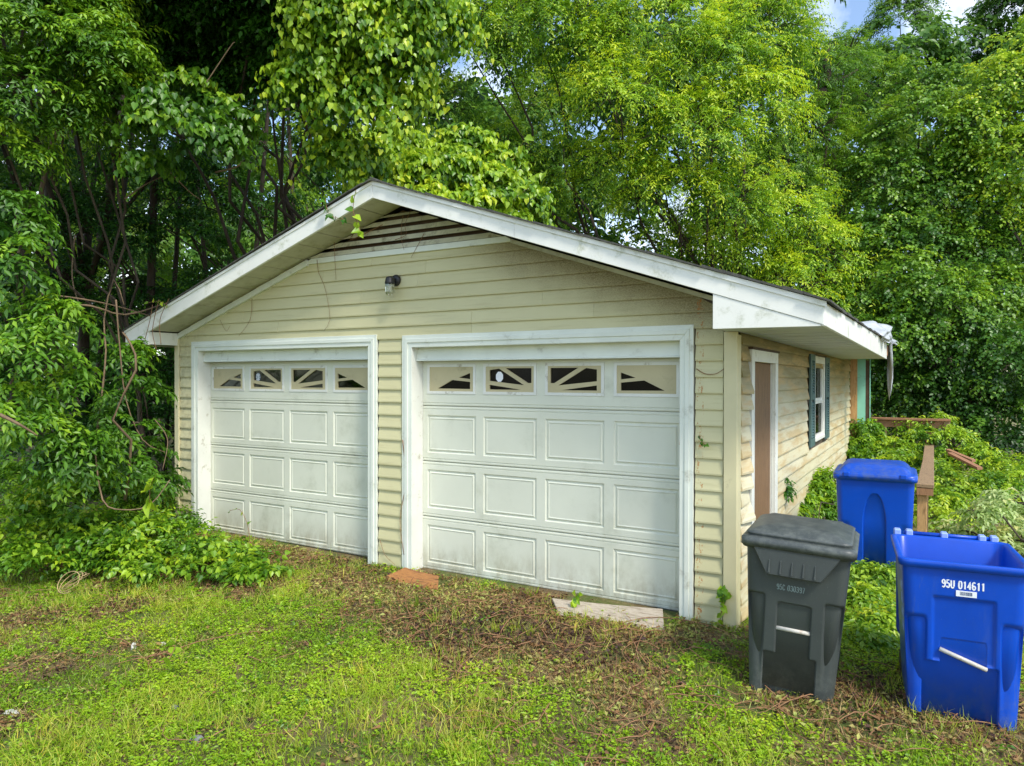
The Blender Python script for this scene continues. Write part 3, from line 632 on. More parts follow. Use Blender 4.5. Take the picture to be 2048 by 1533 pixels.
GL = {'9': [[(.9,1.1),(.75,.85),(.5,.78),(.2,.9),(.1,1.15),(.2,1.45),(.5,1.6),(.8,1.45),(.9,1.15),(.9,.6),(.8,.15),(.5,0),(.15,.2)]],
 '5': [[(.85,1.6),(.2,1.6),(.15,.85),(.5,1.0),(.8,.85),(.9,.5),(.8,.15),(.5,0),(.2,.1),(.1,.35)]],
 'U': [[(.1,1.6),(.1,.4),(.25,.08),(.5,0),(.75,.08),(.9,.4),(.9,1.6)]], 'C': [[(.9,1.2),(.75,1.5),(.5,1.6),(.2,1.45),(.1,1.1),(.1,.5),(.2,.15),(.5,0),(.75,.1),(.9,.4)]],
 '0': [[(.5,1.6),(.2,1.45),(.1,1.1),(.1,.5),(.2,.15),(.5,0),(.8,.15),(.9,.5),(.9,1.1),(.8,1.45),(.5,1.6)]], '1': [[(.25,1.25),(.55,1.6),(.55,0)]],
 '4': [[(.95,.4),(.05,.4),(.65,1.6),(.65,0)]], '6': [[(.85,1.4),(.5,1.6),(.2,1.45),(.1,1.0),(.1,.5),(.2,.15),(.5,0),(.8,.15),(.9,.45),(.8,.75),(.5,.85),(.2,.7)]],
 '3': [[(.12,1.35),(.3,1.55),(.5,1.6),(.8,1.45),(.85,1.2),(.7,.9),(.45,.85),(.75,.8),(.9,.5),(.8,.15),(.5,0),(.2,.1),(.08,.35)]], '7': [[(.1,1.6),(.9,1.6),(.4,0)]], ' ': []}
def letter_mesh(body, h, rad):
    q = MB(); s_ = h/1.6; x = -len(body)*.5*1.28*s_*.62
    for ch in body:
        for st_ in GL[ch]: q.tube([(x+a*s_*.62, 0, c_*s_) for a, c_ in st_], rad, 6)
        x += 1.28*s_*.62*(.7 if ch == ' ' else 1)
    return q
# grey cart
cg = cart((6.83, -.70, -.135), math.radians(3.4), 'grey wheeled waste cart with closed lid standing nearest the garage corner', M['grey'], fld_grey, HB=.975, wt=.30, dt=.345, wb=.245, db=.285, roll=math.radians(3))
def yf(z, HB, dt, db): return -(db+(dt-db)*z/HB)+.02*(1-z/HB)
q = lid_mesh(.316, .365, [(.006, -.01), (.012, -.012), (.014, .03), (-.004, .045), (-.022, .05), (-.03, .042), (-.018, .058), (-.014, .068), (-.03, .078), (-.06, .088), (-.10, .105), (-.19, .115), (-.28, .118)]); o = q.build('lid', M['grey'], cg, smooth=True); o.location = (0, -.005, .95); o.rotation_euler = (-.02, 0, 0)
for s_ in (-.2, .2):
    MB().box(s_-.03, s_+.03, .33, .385, .965, 1.03).build('hinge', M['grey'], cg, bevel=.01)
# trapezoid latch guard below the rim with ribs
yo = -.345
tr = MB(); tr.prism([(-.262, yo-.03, .965), (-.165, yo-.035, .785), (.145, yo-.035, .785), (.262, yo-.03, .965)], [(-.262, yo+.03, .965), (-.165, yo+.06, .785), (.145, yo+.06, .785), (.262, yo+.03, .965)])
LG = tr.build('latch_guard', M['grey'], cg, bevel=.006)
for i in range(5):
    xx = -.15+i*.065; MB().prism([(xx-.006, yo-.046, .80), (xx+.006, yo-.046, .80), (xx+.004, yo-.037, .88), (xx-.004, yo-.037, .88)], [(xx-.006, yo-.03, .80), (xx+.006, yo-.03, .80), (xx+.004, yo-.03, .88), (xx-.004, yo-.03, .88)]).build('rib', M['grey'], LG, bevel=.002)
MB().tube([(-.098, yf(.44, .975, .345, .285)+.018, .44), (.098, yf(.44, .975, .345, .285)+.018, .44)], .013, 12).build('lift_bar', M['bar'], cg, smooth=True)
o = letter_mesh('95C 030397', .034, .0026).build('serial_number', M['print_faded'], cg); o.scale = (1, .25, 1); o.rotation_euler = (.08, 0, 0); o.location = (-.02, yf(.69, .975, .345, .285)-.001, .69)
# open blue cart
cb = cart((7.73, -.55, -.165), math.radians(5.5), 'bright blue open waste cart with white number 95U 014611', M['blue'], fld_blue, HB=.985, wt=.308, dt=.345, wb=.265, db=.295)
fb = lambda z: yf(z, .985, .345, .295)
yb = .365
MB().tube([(-.25, yb+.03, .99), (.27, yb+.03, .99)], .014, 12).build('hinge_bar', M['blue'], cb, smooth=True)
for xx in (-.29, -.22, -.02, .19, .255): MB().box(xx-.02, xx+.02, yb-.015, yb+.05, .96, 1.016).build('hinge_tab', M['hinge_blue'], cb, bevel=.006)
q = lid_mesh(.28, .33, [(0, 0), (.01, 0), (.012, .02), (-.02, .03), (-.1, .05), (-.2, .06)]); o = q.build('lid', M['blue'], cb, smooth=True); o.rotation_euler = (math.radians(-96), 0, 0); o.location = (0, yb+.07, .62)
MB().tube([(-.115, fb(.47)+.006, .47), (.115, fb(.385)+.002, .385)], .012, 12).build('lift_bar', M['bar'], cb, smooth=True)
o = letter_mesh('95U 014611', .044, .0042).build('serial_number', M['print_white'], cb); o.scale = (1, .25, 1); o.rotation_euler = (.07, 0, 0); o.location = (.0, fb(.835)-.001, .835)
bc = MB().box(-.05, .05, -.0006, .0006, 0, .034); o = bc.build('barcode_label', M['print_white'], cb); o.location = (.01, fb(.815)-.0025, .792); o.rotation_euler = (.07, 0, 0)
bb = MB(); x = -.03
while x < .03: w_ = random.choice([.001, .002, .003]); bb.box(x, x+w_, -.0015, -.0008, .008, .028); x += w_+random.choice([.0015, .0025])
o = bb.build('barcode_bars', M['print_dark'], cb); o.location = (.01, fb(.815)-.0025, .792); o.rotation_euler = (.07, 0, 0)
for k, (wd, z_) in enumerate(((.11, .9), (.08, .78), (.09, .70), (.085, .62), (.09, .54))):       # worn white print down the left side
    t = MB(); 
    for j in range(4): t.box(-.0008, .0008, j*.03, j*.03+.017, 0, .045+random.uniform(-.012, .012))
    o = t.build('side_print', M['hinge_blue'], cb); o.location = (-(.265+.043*(z_-.0)/.985)-.0015, -.22, z_-.02); o.rotation_euler = (0, .0, 0)
# closed blue cart behind
ang = math.radians(2.2); cen = np.array([7.125, 2.27]); g0 = float(gz(cen[0], cen[1]))
cc = cart((cen[0], cen[1], g0-.02), ang, 'shiny blue waste cart with closed lid standing beside the side wall', M['blue'], fld_arch, HB=1.03, wt=.335, dt=.37, wb=.30, db=.31)
q = lid_mesh(.345, .38, [(.004, -.035), (.014, -.036), (.016, .01), (.0, .022), (-.012, .024), (-.035, .03), (-.05, .055), (-.085, .085), (-.12, .098), (-.2, .106), (-.28, .11)], .07); o = q.build('lid', M['blue'], cc, smooth=True); o.location = (0, 0, 1.03)
for xx in (-.24, .24): MB().box(xx-.03, xx+.03, -.405, -.36, 1.015, 1.06).build('lid_catch', M['blue'], cc, bevel=.008)

# ------------------------------------------------------------------ deck and rails
DK = empty('deck_railing', (7.55, 3.5, -.1), 'weathered wooden deck rail with flat cap and post overgrown by vines', 'railing')
def local(o, par):  # builds are in world coordinates: shift vertices to the parent's frame
    inv = Vector(par.location); 
    for v in o.data.vertices: v.co -= inv
    return o
q = MB().prism([(7.463, 3.4, .66), (7.632, 3.4, .66), (7.64, 5.9, .665), (7.50, 5.9, .665)], [(7.463, 3.4, .70), (7.632, 3.4, .70), (7.64, 5.9, .705), (7.50, 5.9, .705)]); local(q.build('cap_board', M['rail_wood'], DK, bevel=.004), DK)
q = MB().prism([(7.50, 5.91, .662), (7.64, 5.91, .662), (7.65, 9.0, .67), (7.51, 9.0, .67)], [(7.50, 5.91, .702), (7.64, 5.91, .702), (7.65, 9.0, .71), (7.51, 9.0, .71)]); local(q.build('cap_board', M['rail_wood'], DK, bevel=.004), DK)
local(MB().box(7.465, 7.625, 3.405, 3.44, .575, .655).build('rail', M['red_wood'], DK, bevel=.003), DK)
local(MB().box(7.47, 7.565, 3.445, 3.54, -.7, .655).build('post', M['orange_wood'], DK, bevel=.004), DK)
local(MB().box(7.52, 7.61, 8.9, 8.99, -.7, .93).build('post', M['red_wood'], DK, bevel=.004), DK)
for y in np.arange(3.8, 8.8, .28): local(MB().box(7.54, 7.575, y, y+.035, -.35, .655).build('baluster', M['rail_wood'], DK), DK)
DF = empty('deck_railing', (7.4, 9.1, .2), 'far reddish wooden deck rail half buried in vines behind the garage', 'railing')
local(MB().box(6.60, 7.9, 9.05, 9.19, 1.11, 1.15).build('cap_board', M['rail_wood_x'], DF, bevel=.004), DF)
local(MB().box(6.72, 7.8, 9.1, 9.135, .98, 1.105).build('rail', M['rail_wood_x'], DF, bevel=.003), DF)
for x in (6.62, 7.8): local(MB().box(x, x+.095, 9.08, 9.17, -.6, 1.105).build('post', M['rail_wood'], DF, bevel=.004), DF)
for x in np.arange(6.87, 7.75, .19): local(MB().box(x, x+.035, 9.1, 9.135, .1, .975).build('baluster', M['rail_wood'], DF), DF)
SR = empty('stair_handrail', (8.6, 7, .2), 'sloping wooden stair rails poking out of the bright vines at right', 'handrail')
for (a, b) in (((1900, 905, 11.2), (1960, 935, 10.6)), ((1895, 898, 11.6), (1948, 920, 11.2))):
    p0, p1 = at(*a), at(*b); q = MB(); d_ = (p1-p0)/np.linalg.norm(p1-p0); s_ = np.cross(d_, [0, 0, 1]); s_ /= np.linalg.norm(s_)
    q.prism([p0-s_*.045, p0+s_*.045, p1+s_*.045, p1-s_*.045], [p0-s_*.045-np.array([0, 0, .04]), p0+s_*.045-np.array([0, 0, .04]), p1+s_*.045-np.array([0, 0, .04]), p1-s_*.045-np.array([0, 0, .04])])
    local(q.build('rail', M['rail_wood_x'], SR, bevel=.003), SR)
# tarp thrown over the roof corner
def tarp():
    nu, nv = 26, 34; vs = []; r_ = np.random.default_rng(5)
    for i in range(nu):
        for j in range(nv):
            s_ = i/(nu-1); t = j/(nv-1)
            y = 5.2+3.4*s_
            if t < .55: x_ = 6.2+(7.02-6.2)*(t/.55); z = rz(x_, y)+.03
            else: x_ = 7.03+.03*math.sin(s_*14); z = rz(7.02, y)+.03-(t-.55)/.45*(.95*max(0, 1-abs(s_-.72)/.14)**.8+.06)
            puff = .24*max(0, math.sin(s_*3.1))*max(0, 1-abs(t-.45)/.42)
            z += puff*(.7+.3*math.sin(s_*17+t*9)); x_ += .02*math.sin(s_*23+t*5)+.015*math.sin(t*31+s_*7); z += .018*math.sin(s_*29-t*13)
            if t > .6: y += (t-.6)*(7.65-y)*1.6*(1 if 7.1 < y < 8.2 else .25)
            vs.append((x_, y, z))
    fs = [(i*nv+j, (i+1)*nv+j, (i+1)*nv+j+1, i*nv+j+1) for i in range(nu-1) for j in range(nv-1)]
    o = MB().add(vs, fs).build('tarp', M['tarp'], smooth=True); so = o.modifiers.new('s', 'SOLIDIFY'); so.thickness = .004
    return o
tag(tarp(), 'crumpled pale grey plastic tarp hanging off the far roof corner', 'tarp')
# boards and litter on the ground
def gboard(name, pts, th_, m_, label, cat):
    c0 = np.mean([p[:2] for p in pts], 0); z0 = float(gz(*c0)); q = MB()
    n_ = 9; top = []; bot = []
    a, b, c_, d_ = [np.array(p) for p in pts]; vs = []
    for i in range(n_):
        t = i/(n_-1); l = a+(b-a)*t; h = d_+(c_-d_)*t; sag = -.02*math.sin(math.pi*t)
        vs += [(l[0], l[1], l[2]+sag), (h[0], h[1], h[2]+sag*.3), (h[0], h[1], h[2]+sag*.3-th_), (l[0], l[1], l[2]+sag-th_)]
    fs = [(i*4+k, (i+1)*4+k, (i+1)*4+(k+1) % 4, i*4+(k+1) % 4) for i in range(n_-1) for k in range(4)]+[(0, 1, 2, 3), tuple((n_-1)*4+3-k for k in range(4))]
    return tag(q.add(vs, fs).build(name, m_, bevel=.003), label, cat)
gboard('wood_board', [(5.0, -.46, -.06), (5.84, -.34, -.07), (5.72, -.02, -.02), (4.80, -.20, -.03)], .02, M['board_grey'], 'wet grey plank lying before the right garage door', 'board')
gboard('wood_board', [(3.05, -.36, -.065), (3.72, -.38, -.07), (3.58, -.18, -.015), (3.15, -.15, -.0)], .02, M['board_rust'], 'short rust brown board half buried in leaves before the right garage door', 'board')
def lump(name, u, v, r_, m_, label, cat, flat=.5, seed=1):
    d_ = (_f+_R*(u-1024)/F-_U*(v-766.5)/F); t = (-.18-CAM[2])/d_[2]; P_ = CAM+t*d_; P_[2] = float(gz(P_[0], P_[1]))+.012
    rg = np.random.default_rng(seed); q = MB(); n1, n2 = 10, 7; vs = []
    for i in range(n2):
        ph = math.pi*i/(n2-1)
        for j in range(n1): th_ = 2*math.pi*j/n1; k = r_*(1+.3*rg.uniform(-1, 1)); vs.append((k*math.sin(ph)*math.cos(th_), .7*k*math.sin(ph)*math.sin(th_), flat*k*math.cos(ph)))
    q.add(vs, [(i*n1+j, i*n1+(j+1) % n1, (i+1)*n1+(j+1) % n1, (i+1)*n1+j) for i in range(n2-1) for j in range(n1)])
    o = tag(q.build(name, m_), label, cat); o.location = P_; o.rotation_euler = (0, 0, seed*1.3)
lump('stone', 392, 1467, .045, M['stone'], 'small dark grey stone in the bright green weeds', 'stone', .6, 3)
lump('stone', 350, 1405, .04, M['stone'], 'grey brown stone beside dry grass in the lawn', 'stone', .4, 4)
lump('white_scrap', 22, 1408, .05, M['white_chip'], 'flat white scrap lying in straw at the left', 'litter', .25, 5)
lump('white_scrap', 268, 1288, .022, M['white_chip'], 'thin white chip upright in the brown mulch', 'litter', 1.4, 6)
lump('white_scrap', 326, 1284, .025, M['white_chip'], 'pale chip beside a large green leaf', 'litter', .5, 8)
# ------------------------------------------------------------------ foliage
def nrm(a): return a/(np.linalg.norm(a, axis=-1, keepdims=True)+1e-9)
def leaf_arrays(P, A, N, Ln, Wd, tint, shape='lance', fold=.18):
    A = nrm(A); S = nrm(np.cross(A, N)); N = np.cross(S, A); Ln = Ln[:, None]; Wd = Wd[:, None]
    if shape == 'lance':                         # 4 vertices, folded on the midrib
        V = np.stack([P, P+A*Ln*.42+S*Wd*.5+N*Wd*fold, P+A*Ln-N*Ln*.10, P+A*Ln*.42-S*Wd*.5+N*Wd*fold], 1)
        Fc = np.array([[0, 1, 2], [0, 2, 3]])
    elif shape == 'heart':
        V = np.stack([P, P-A*Ln*.06+S*Wd*.32+N*Wd*fold*.6, P+A*Ln*.30+S*Wd*.52+N*Wd*fold, P+A*Ln*.68+S*Wd*.27+N*Wd*fold*.4-N*Ln*.04, P+A*Ln-N*Ln*.14,
                      P+A*Ln*.68-S*Wd*.27+N*Wd*fold*.4-N*Ln*.04, P+A*Ln*.30-S*Wd*.52+N*Wd*fold, P-A*Ln*.06-S*Wd*.32+N*Wd*fold*.6], 1)
        Fc = np.array([[0, 1, 2], [0, 2, 3], [0, 3, 4], [0, 4, 5], [0, 5, 6], [0, 6, 7]])
    elif shape == 'blade':
        V = np.stack([P-S*Wd*.5, P+S*Wd*.5, P+A*Ln*.55+S*Wd*.38, P+A*Ln*.55-S*Wd*.38, P+A*Ln*.95+N*Ln*.28], 1)
        Fc = np.array([[0, 1, 2], [0, 2, 3], [3, 2, 4]])
    else: raise ValueError
    return V, Fc, tint
def mesh_from(name, parts, m, parent=None, tb=None):
    """parts: list of (V (n,k,3), Fc, tint (n)); tb: MB of woody geometry is built separately"""
    vs, fs, ts, off = [], [], [], 0
    for V, Fc, t in parts:
        n_, k = V.shape[:2]; vs.append(V.reshape(-1, 3)); fs.append((Fc[None]+(np.arange(n_)*k)[:, None, None]).reshape(-1, 3)+off); ts.append(np.repeat(t, k)); off += n_*k
    vs = np.concatenate(vs).astype(np.float32); fs = np.concatenate(fs).astype(np.int32); ts = np.concatenate(ts).astype(np.float32)
    if parent: vs = vs-np.array(parent.location, dtype=np.float32)
    me = bpy.data.meshes.new(name); me.vertices.add(len(vs)); me.vertices.foreach_set('co', vs.ravel())
    me.loops.add(len(fs)*3); me.loops.foreach_set('vertex_index', fs.ravel()); me.polygons.add(len(fs))
    me.polygons.foreach_set('loop_start', np.arange(0, len(fs)*3, 3, dtype=np.int32))
    a = me.attributes.new('tint', 'FLOAT', 'POINT'); a.data.foreach_set('value', ts); me.update(); me.validate()
    global TRIS; TRIS += len(fs)
    return obj(name, me, m, parent)
TRIS = 0
def rdir(n_, rg, zlo=-1, zhi=1):
    z = rg.uniform(zlo, zhi, n_); a = rg.uniform(0, 2*math.pi, n_); r_ = np.sqrt(1-z*z); return np.stack([r_*np.cos(a), r_*np.sin(a), z], 1)
def sprays(O, D, R, nl, g, ll, lw, tint, rg, shape='lance', pair=True, droopleaf=.25, spread=.9):
    """pinnate sprays: O,D (s,3) origins and directions, R (s) rachis length, nl leaflets each"""
    s_ = len(O); D = nrm(D); t = np.linspace(.12, 1, nl)[None, :, None]; up = np.array([0, 0, 1.])
    P = O[:, None]+D[:, None]*R[:, None, None]*t+up*(-g[:, None, None]*R[:, None, None]*t*t)
    T = nrm(D[:, None]-2*g[:, None, None]*t*up)
    H = nrm(np.cross(T, up+rg.normal(0, .25, (s_, 1, 3)))); sg = np.where(np.arange(nl) % 2 == 0, 1., -1.)[None, :, None]
    if nl > 1: sg = sg.copy(); sg[:, -1] = 0
    A = nrm(T*(.55 if pair else .3)+H*sg*spread-up*droopleaf+rg.normal(0, .16, (s_, nl, 3)))
    N = nrm(np.cross(H, T)+rg.normal(0, .26, (s_, nl, 3))); N = np.where(N[..., 2:3] < 0, -N, N)
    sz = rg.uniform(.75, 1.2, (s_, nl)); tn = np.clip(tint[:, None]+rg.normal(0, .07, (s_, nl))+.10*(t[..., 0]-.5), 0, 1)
    f = lambda a: a.reshape(-1, 3)
    return leaf_arrays(f(P), f(A), f(N), (ll*sz).ravel(), (lw*sz).ravel(), tn.ravel(), shape)
def lump_sprays(c, r, nb, ns, nl, ll, lw, rg, R=.35, g=(.3, .7), young=.25, base=.38, shape='lance', zlo=-.55, wood=None, shell=(.72, 1.06), droopleaf=.25, drooptips=0, view=True, pair=True):
    """one billow of a crown: nb branchlets reaching the shell of the ellipsoid (c, r), each carrying ns sprays"""
    c = np.array(c, float); r = np.array(r if hasattr(r, '__len__') else (r, r, r*.8), float)
    d = rdir(nb*3, rg, zlo, 1)
    if view:                                     # most growth on the sides that are open to light and view
        tocam = nrm(CAM-c); keep = (d@tocam) > -.35; d = d[keep][:nb]
    else: d = d[:nb]
    base = base+rg.normal(0, .07)
    nb = len(d); k = rg.uniform(*shell, nb)[:, None]; end = c+d*r*k; st = c+d*r*k*rg.uniform(.3, .55, (nb, 1))-np.array([0, 0, .1])*r
    q = rg.uniform(.15, 1, (nb, ns, 1)); pos = st[:, None]+(end-st)[:, None]*q+np.array([0, 0, 1.])*(-.22*np.mean(r))*(q*q-.3*q)+rg.normal(0, .05, (nb, ns, 3))*np.mean(r)
    bd = nrm(end-st)[:, None]; dd = nrm(bd*np.array([.9, .9, .6])+rg.normal(0, .55, (nb, ns, 3))*np.array([1, 1, .3]))
    bt = rg.normal(0, .13, nb)[:, None]
    tn = base+bt+young*(q[..., 0]-.55)+young*.6*(d[:, 2:3]*.5)+rg.normal(0, .05, (nb, ns))  # tips and upper side tinted lighter: young growth plus painted highlights
    gg = rg.uniform(*g, (nb, ns)); RR = R*rg.uniform(.6, 1.2, (nb, ns))
    if drooptips:
        m_ = rg.random((nb, ns)) < drooptips; gg = np.where(m_, gg+1.0, gg); tn = np.where(m_, tn+.25, tn); RR = np.where(m_, RR*1.3, RR)
    if wood is not None:
        for i in range(0, nb, 3): wood.tube([st[i], (st[i]+end[i])/2+[0, 0, .04*np.mean(r)], end[i]-[0, 0, .12*np.mean(r)]], [.018, .011, .004], 4)
    return sprays(pos.reshape(-1, 3), dd.reshape(-1, 3), RR.ravel(), nl, gg.ravel(), ll, lw, np.clip(tn.ravel(), 0, 1), rg, shape, pair, droopleaf)
def limb(wood, a, b, r0, r1, rg, n_=6, wob=.12):
    a = np.array(a, float); b = np.array(b, float); L_ = np.linalg.norm(b-a); pts = [a+(b-a)*t+rg.normal(0, wob*L_/n_, 3)*math.sin(math.pi*t) for t in np.linspace(0, 1, n_)]
    wood.tube(pts, list(np.linspace(r0, r1, n_)), 7); return pts
def tree(label, lumps, m, kind='tree', group=None, name='tree', seed=1, trunk_xy=None, tr=.16, cat='tree', dens=1.0, leaf=(.085, .03), nl=9, R=.36, stems=1, limbs=True, **kw):
    """lumps: list of (u, v, depth, radius[, dict])"""
    rg = np.random.default_rng(seed); cs = [at(l[0], l[1], l[2]) for l in lumps]; mc = np.mean(cs, 0)
    tx, ty = (trunk_xy if trunk_xy is not None else (mc[0], mc[1])); base = np.array([tx, ty, float(gz(tx, ty))-.1])
    T = empty(name, base, label, cat, group); wood = MB(); parts = []
    top = np.array([mc[0], mc[1], mc[2]*.62+base[2]*.38]) if mc[2] > 2.5 else mc*[1, 1, .8]
    fork = base+(top-base)*np.array([.15, .15, .6])
    if limbs:
        for s_ in range(stems):
            o_ = rg.normal(0, .25, 3)*[1, 1, 0]*(s_ > 0)
            tr_ = MB(); limb(tr_, base+o_, fork+o_*1.5, tr*.8, tr*.45, rg, 8, .08); 
            if s_ == 0: tq = tr_
            else: tq.add(tr_.v, tr_.f)
        for v_ in range(len(tq.v)): tq.v[v_] = tuple(np.array(tq.v[v_])-base)
        tq.build('trunk', M['bark'], T, smooth=True)
        for c in cs: limb(wood, fork, c, tr*.28, .012, rg, 7, .25)
    for l, c in zip(lumps, cs):
        r_ = l[3]; o = dict(kw); 
        if len(l) > 4: o.update(l[4])
        a_ = dens*r_*r_
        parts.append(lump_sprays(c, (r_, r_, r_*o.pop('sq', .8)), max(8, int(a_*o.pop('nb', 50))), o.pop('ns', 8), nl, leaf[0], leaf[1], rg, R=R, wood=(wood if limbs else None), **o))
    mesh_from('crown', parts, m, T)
    if wood.v:
        for v_ in range(len(wood.v)): wood.v[v_] = tuple(np.array(wood.v[v_])-base)
        wood.build('limbs', M['bark'], T)
    return T
def gk(v, h): return (1.93-h)*F/(v-766.5)
def ru(a, b): return random.uniform(a, b)
BR = dict(young=.8, drooptips=.2, g=(.25, .7))
# --- central trees behind the garage, bright drooping sprays
tree('tall bright green tree with drooping sprays rising right behind the ridge, dark hollow beside it',
     [(1290, 60, 15, 1.5), (1150, 20, 15.5, 1.4), (1420, 130, 15, 1.5), (1240, 200, 14.5, 1.3), (1380, 270, 14.5, 1.3), (1500, 60, 15.5, 1.5), (1500, 210, 15, 1.3), (1180, 110, 15, 1.0), (1330, 380, 15, 1.2), (1230, 330, 15.5, 1.1), (1450, 400, 15, 1.2)],
     M['leaf_bright'], seed=21, tr=.2, dens=.95, trunk_xy=(3.6, 11.5), base=.44, **BR)
tree('bright tree behind the peak with a dark hollow in its crown',
     [(930, 90, 15, 1.4), (1010, 300, 16.5, .9), (870, 210, 16, 1.1), (1070, 60, 15, 1.2), (950, -20, 15.5, 1.3), (1090, 200, 17.5, 1.0), (1130, 340, 16.5, 1.3), (1040, 380, 16.5, 1.1)],
     M['leaf_mid'], seed=22, tr=.2, trunk_xy=(1.2, 11.5), base=.44, **BR)
tree('bushy tree of arching lime green sprays just above the right eave',
     [(1560, 440, 16, 1.1), (1640, 500, 16, 1.1), (1500, 500, 16.5, 1.1), (1600, 560, 15.5, 1.0), (1690, 590, 15.5, .9), (1580, 390, 16.5, 1.0), (1420, 500, 16, 1.0), (1340, 480, 16.5, .9)],
     M['leaf_bright'], seed=23, tr=.12, trunk_xy=(6.8, 13.0), base=.47, **BR)
tree('fern leaved tree with a leaning black trunk showing through its crown',
     [(1640, 150, 18, 1.1), (1690, 110, 18.5, .9), (1600, 260, 18, 1.3), (1730, 290, 18.5, 1.1), (1780, 180, 19, 1.2), (1560, 340, 18, 1.1), (1680, 380, 18, 1.2)],
     M['leaf_mid'], seed=24, tr=.24, trunk_xy=(5.2, 14.5), base=.45, leaf=(.075, .022), nl=11, young=.35)
tree('tree with an open crown at the top right, sky on either side',
     [(1560, 70, 19, 1.1), (1520, -10, 19, 1.2), (1590, 150, 19, 1.1)], M['leaf_mid'], seed=25, trunk_xy=(3.9, 16), base=.45, young=.35)
tree('far grey green tree against the sky at the top right',
     [(1800, 40, 25, 1.15), (1850, 120, 25, 1.2), (1770, 130, 25, 1.2), (1700, 130, 25, 1.1), (1905, 150, 25, 1.1), (1820, -20, 25, 1.0)], M['leaf_far'], seed=26, trunk_xy=(8.3, 20), base=.55, leaf=(.09, .042), young=.3, nl=10, dens=1.3)
tree('dark feathery tree at the top right corner of the sky gap',
     [(2010, 20, 24, 1.1), (2060, -20, 24, 1.3), (1990, 90, 24, .9)], M['leaf_far'], seed=27, trunk_xy=(12, 20), base=.35, leaf=(.09, .03), young=.3, dens=1.2)
tree('bright vine covered tree along the right edge of the photo',
     [(2020, 180, 16, 1.2), (1960, 260, 16, 1.1), (2050, 320, 15.5, 1.2), (1920, 340, 16.5, 1.0), (2040, 90, 16.5, .8), (1990, 420, 16, 1.1), (2060, 480, 15.5, 1.1)],
     M['leaf_vine'], seed=28, trunk_xy=(10.8, 11), base=.46, leaf=(.085, .06), nl=7, young=.4, drooptips=.15)
tree('ivy smothered tree with small round leaves left of the right edge',
     [(1840, 260, 17, 1.4), (1780, 360, 17, 1.2), (1880, 400, 16.5, 1.2), (1830, 490, 16, 1.1), (1920, 500, 16, 1.1), (1760, 470, 16.5, 1.1), (1860, 190, 18, 1.2)],
     M['leaf_ivy'], seed=29, trunk_xy=(8.6, 12.5), base=.45, leaf=(.08, .07), nl=7, young=.3)
tree('round mound of ivy billowing beyond the far roof corner',
     [(1800, 570, 15, 1.1), (1880, 610, 14.5, 1.1), (1740, 610, 15.5, .9), (1960, 590, 15, 1.1), (2040, 590, 15, 1.0), (1790, 670, 14.5, .9)],
     M['leaf_ivy'], seed=30, trunk_xy=(8.7, 10.5), base=.5, leaf=(.08, .07), nl=7, young=.3)
tree('dark green ivy bank behind the deck rails',
     [(1790, 760, 15, 1.1), (1880, 720, 14.5, 1.1), (1960, 720, 14, 1.1), (2050, 720, 13.5, 1.2), (1850, 800, 14.5, .9), (1950, 820, 14, 1.0), (2040, 860, 13.5, 1.1), (1760, 840, 15.5, .9)],
     M['leaf_ivy'], seed=31, trunk_xy=(9, 9.8), base=.25, leaf=(.08, .06), nl=7, young=.15, limbs=False, cat='shrub', name='ivy_bank')
# --- left side
LF = dict(leaf=(.075, .030), nl=9, R=.30)
tree('leafy walnut like tree filling the top left corner',
     [(60, 40, 7.2, .75), (180, 100, 7.4, .62), (60, 190, 7.2, .6), (230, 190, 7.6, .45), (130, -30, 7.5, .7), (10, 290, 7.2, .42), (150, 240, 7.6, .4)],
     M['leaf_mid'], seed=41, trunk_xy=(-1.6, .2), base=.42, young=.3, dens=3.6, leaf=(.065, .026), nl=9, R=.27, tr=.06)
tree('dark tree whose canopy spreads above the left eave in deep shade',
     [(330, -20, 9, 1.1), (480, 30, 9, 1.1), (400, 120, 9.5, .9), (270, 90, 9.5, .9), (560, -30, 8.5, 1.0), (640, 60, 8.5, .8), (540, 170, 9.5, .8), (420, -120, 8, 1.2), (620, -130, 8, 1.2), (200, -120, 8, 1.2)],
     M['leaf_dark'], seed=42, trunk_xy=(-1.5, 3.0), base=.4, dens=2.4, leaf=(.09, .045), nl=7, R=.3, tr=.13)
tree('unseen tree crown added overhead to shade the dark hollow at the left',
     [(-100, -260, 9, 1.6), (150, -330, 10, 1.7), (420, -300, 10.5, 1.7), (-350, -150, 9, 1.6), (60, -200, 13, 1.8), (330, -180, 13.5, 1.7), (-250, 150, 9, 1.4), (-200, 450, 8.5, 1.3), (250, -450, 8.5, 1.6), (560, -260, 13, 1.5), (-200, -420, 7.5, 1.5)],
     M['leaf_dark'], seed=60, trunk_xy=(-4.5, 1.0), base=.4, dens=1.3, leaf=(.14, .07), nl=7, R=.4, tr=.16, view=False)  # out-of-view crown added to block sky light above the hollow
tree('curtain of large heart shaped vine leaves hanging beside the roof peak',
     [(700, 40, 7.6, .55), (780, 90, 7.8, .5), (640, 150, 7.8, .45), (710, 200, 7.8, .42), (840, 20, 7.8, .5), (670, 300, 8.2, .3), (720, 320, 8.4, .28), (770, 190, 8, .32), (680, -40, 7.5, .5), (810, 150, 8, .3)],
     M['leaf_vine'], name='climbing_vine', cat='vine', seed=43, trunk_xy=(-.9, 1.8), base=.46, dens=4.4, leaf=(.068, .058), nl=5, R=.24, shape='heart', pair=False, young=.35, drooptips=.2, droopleaf=.7, limbs=False)
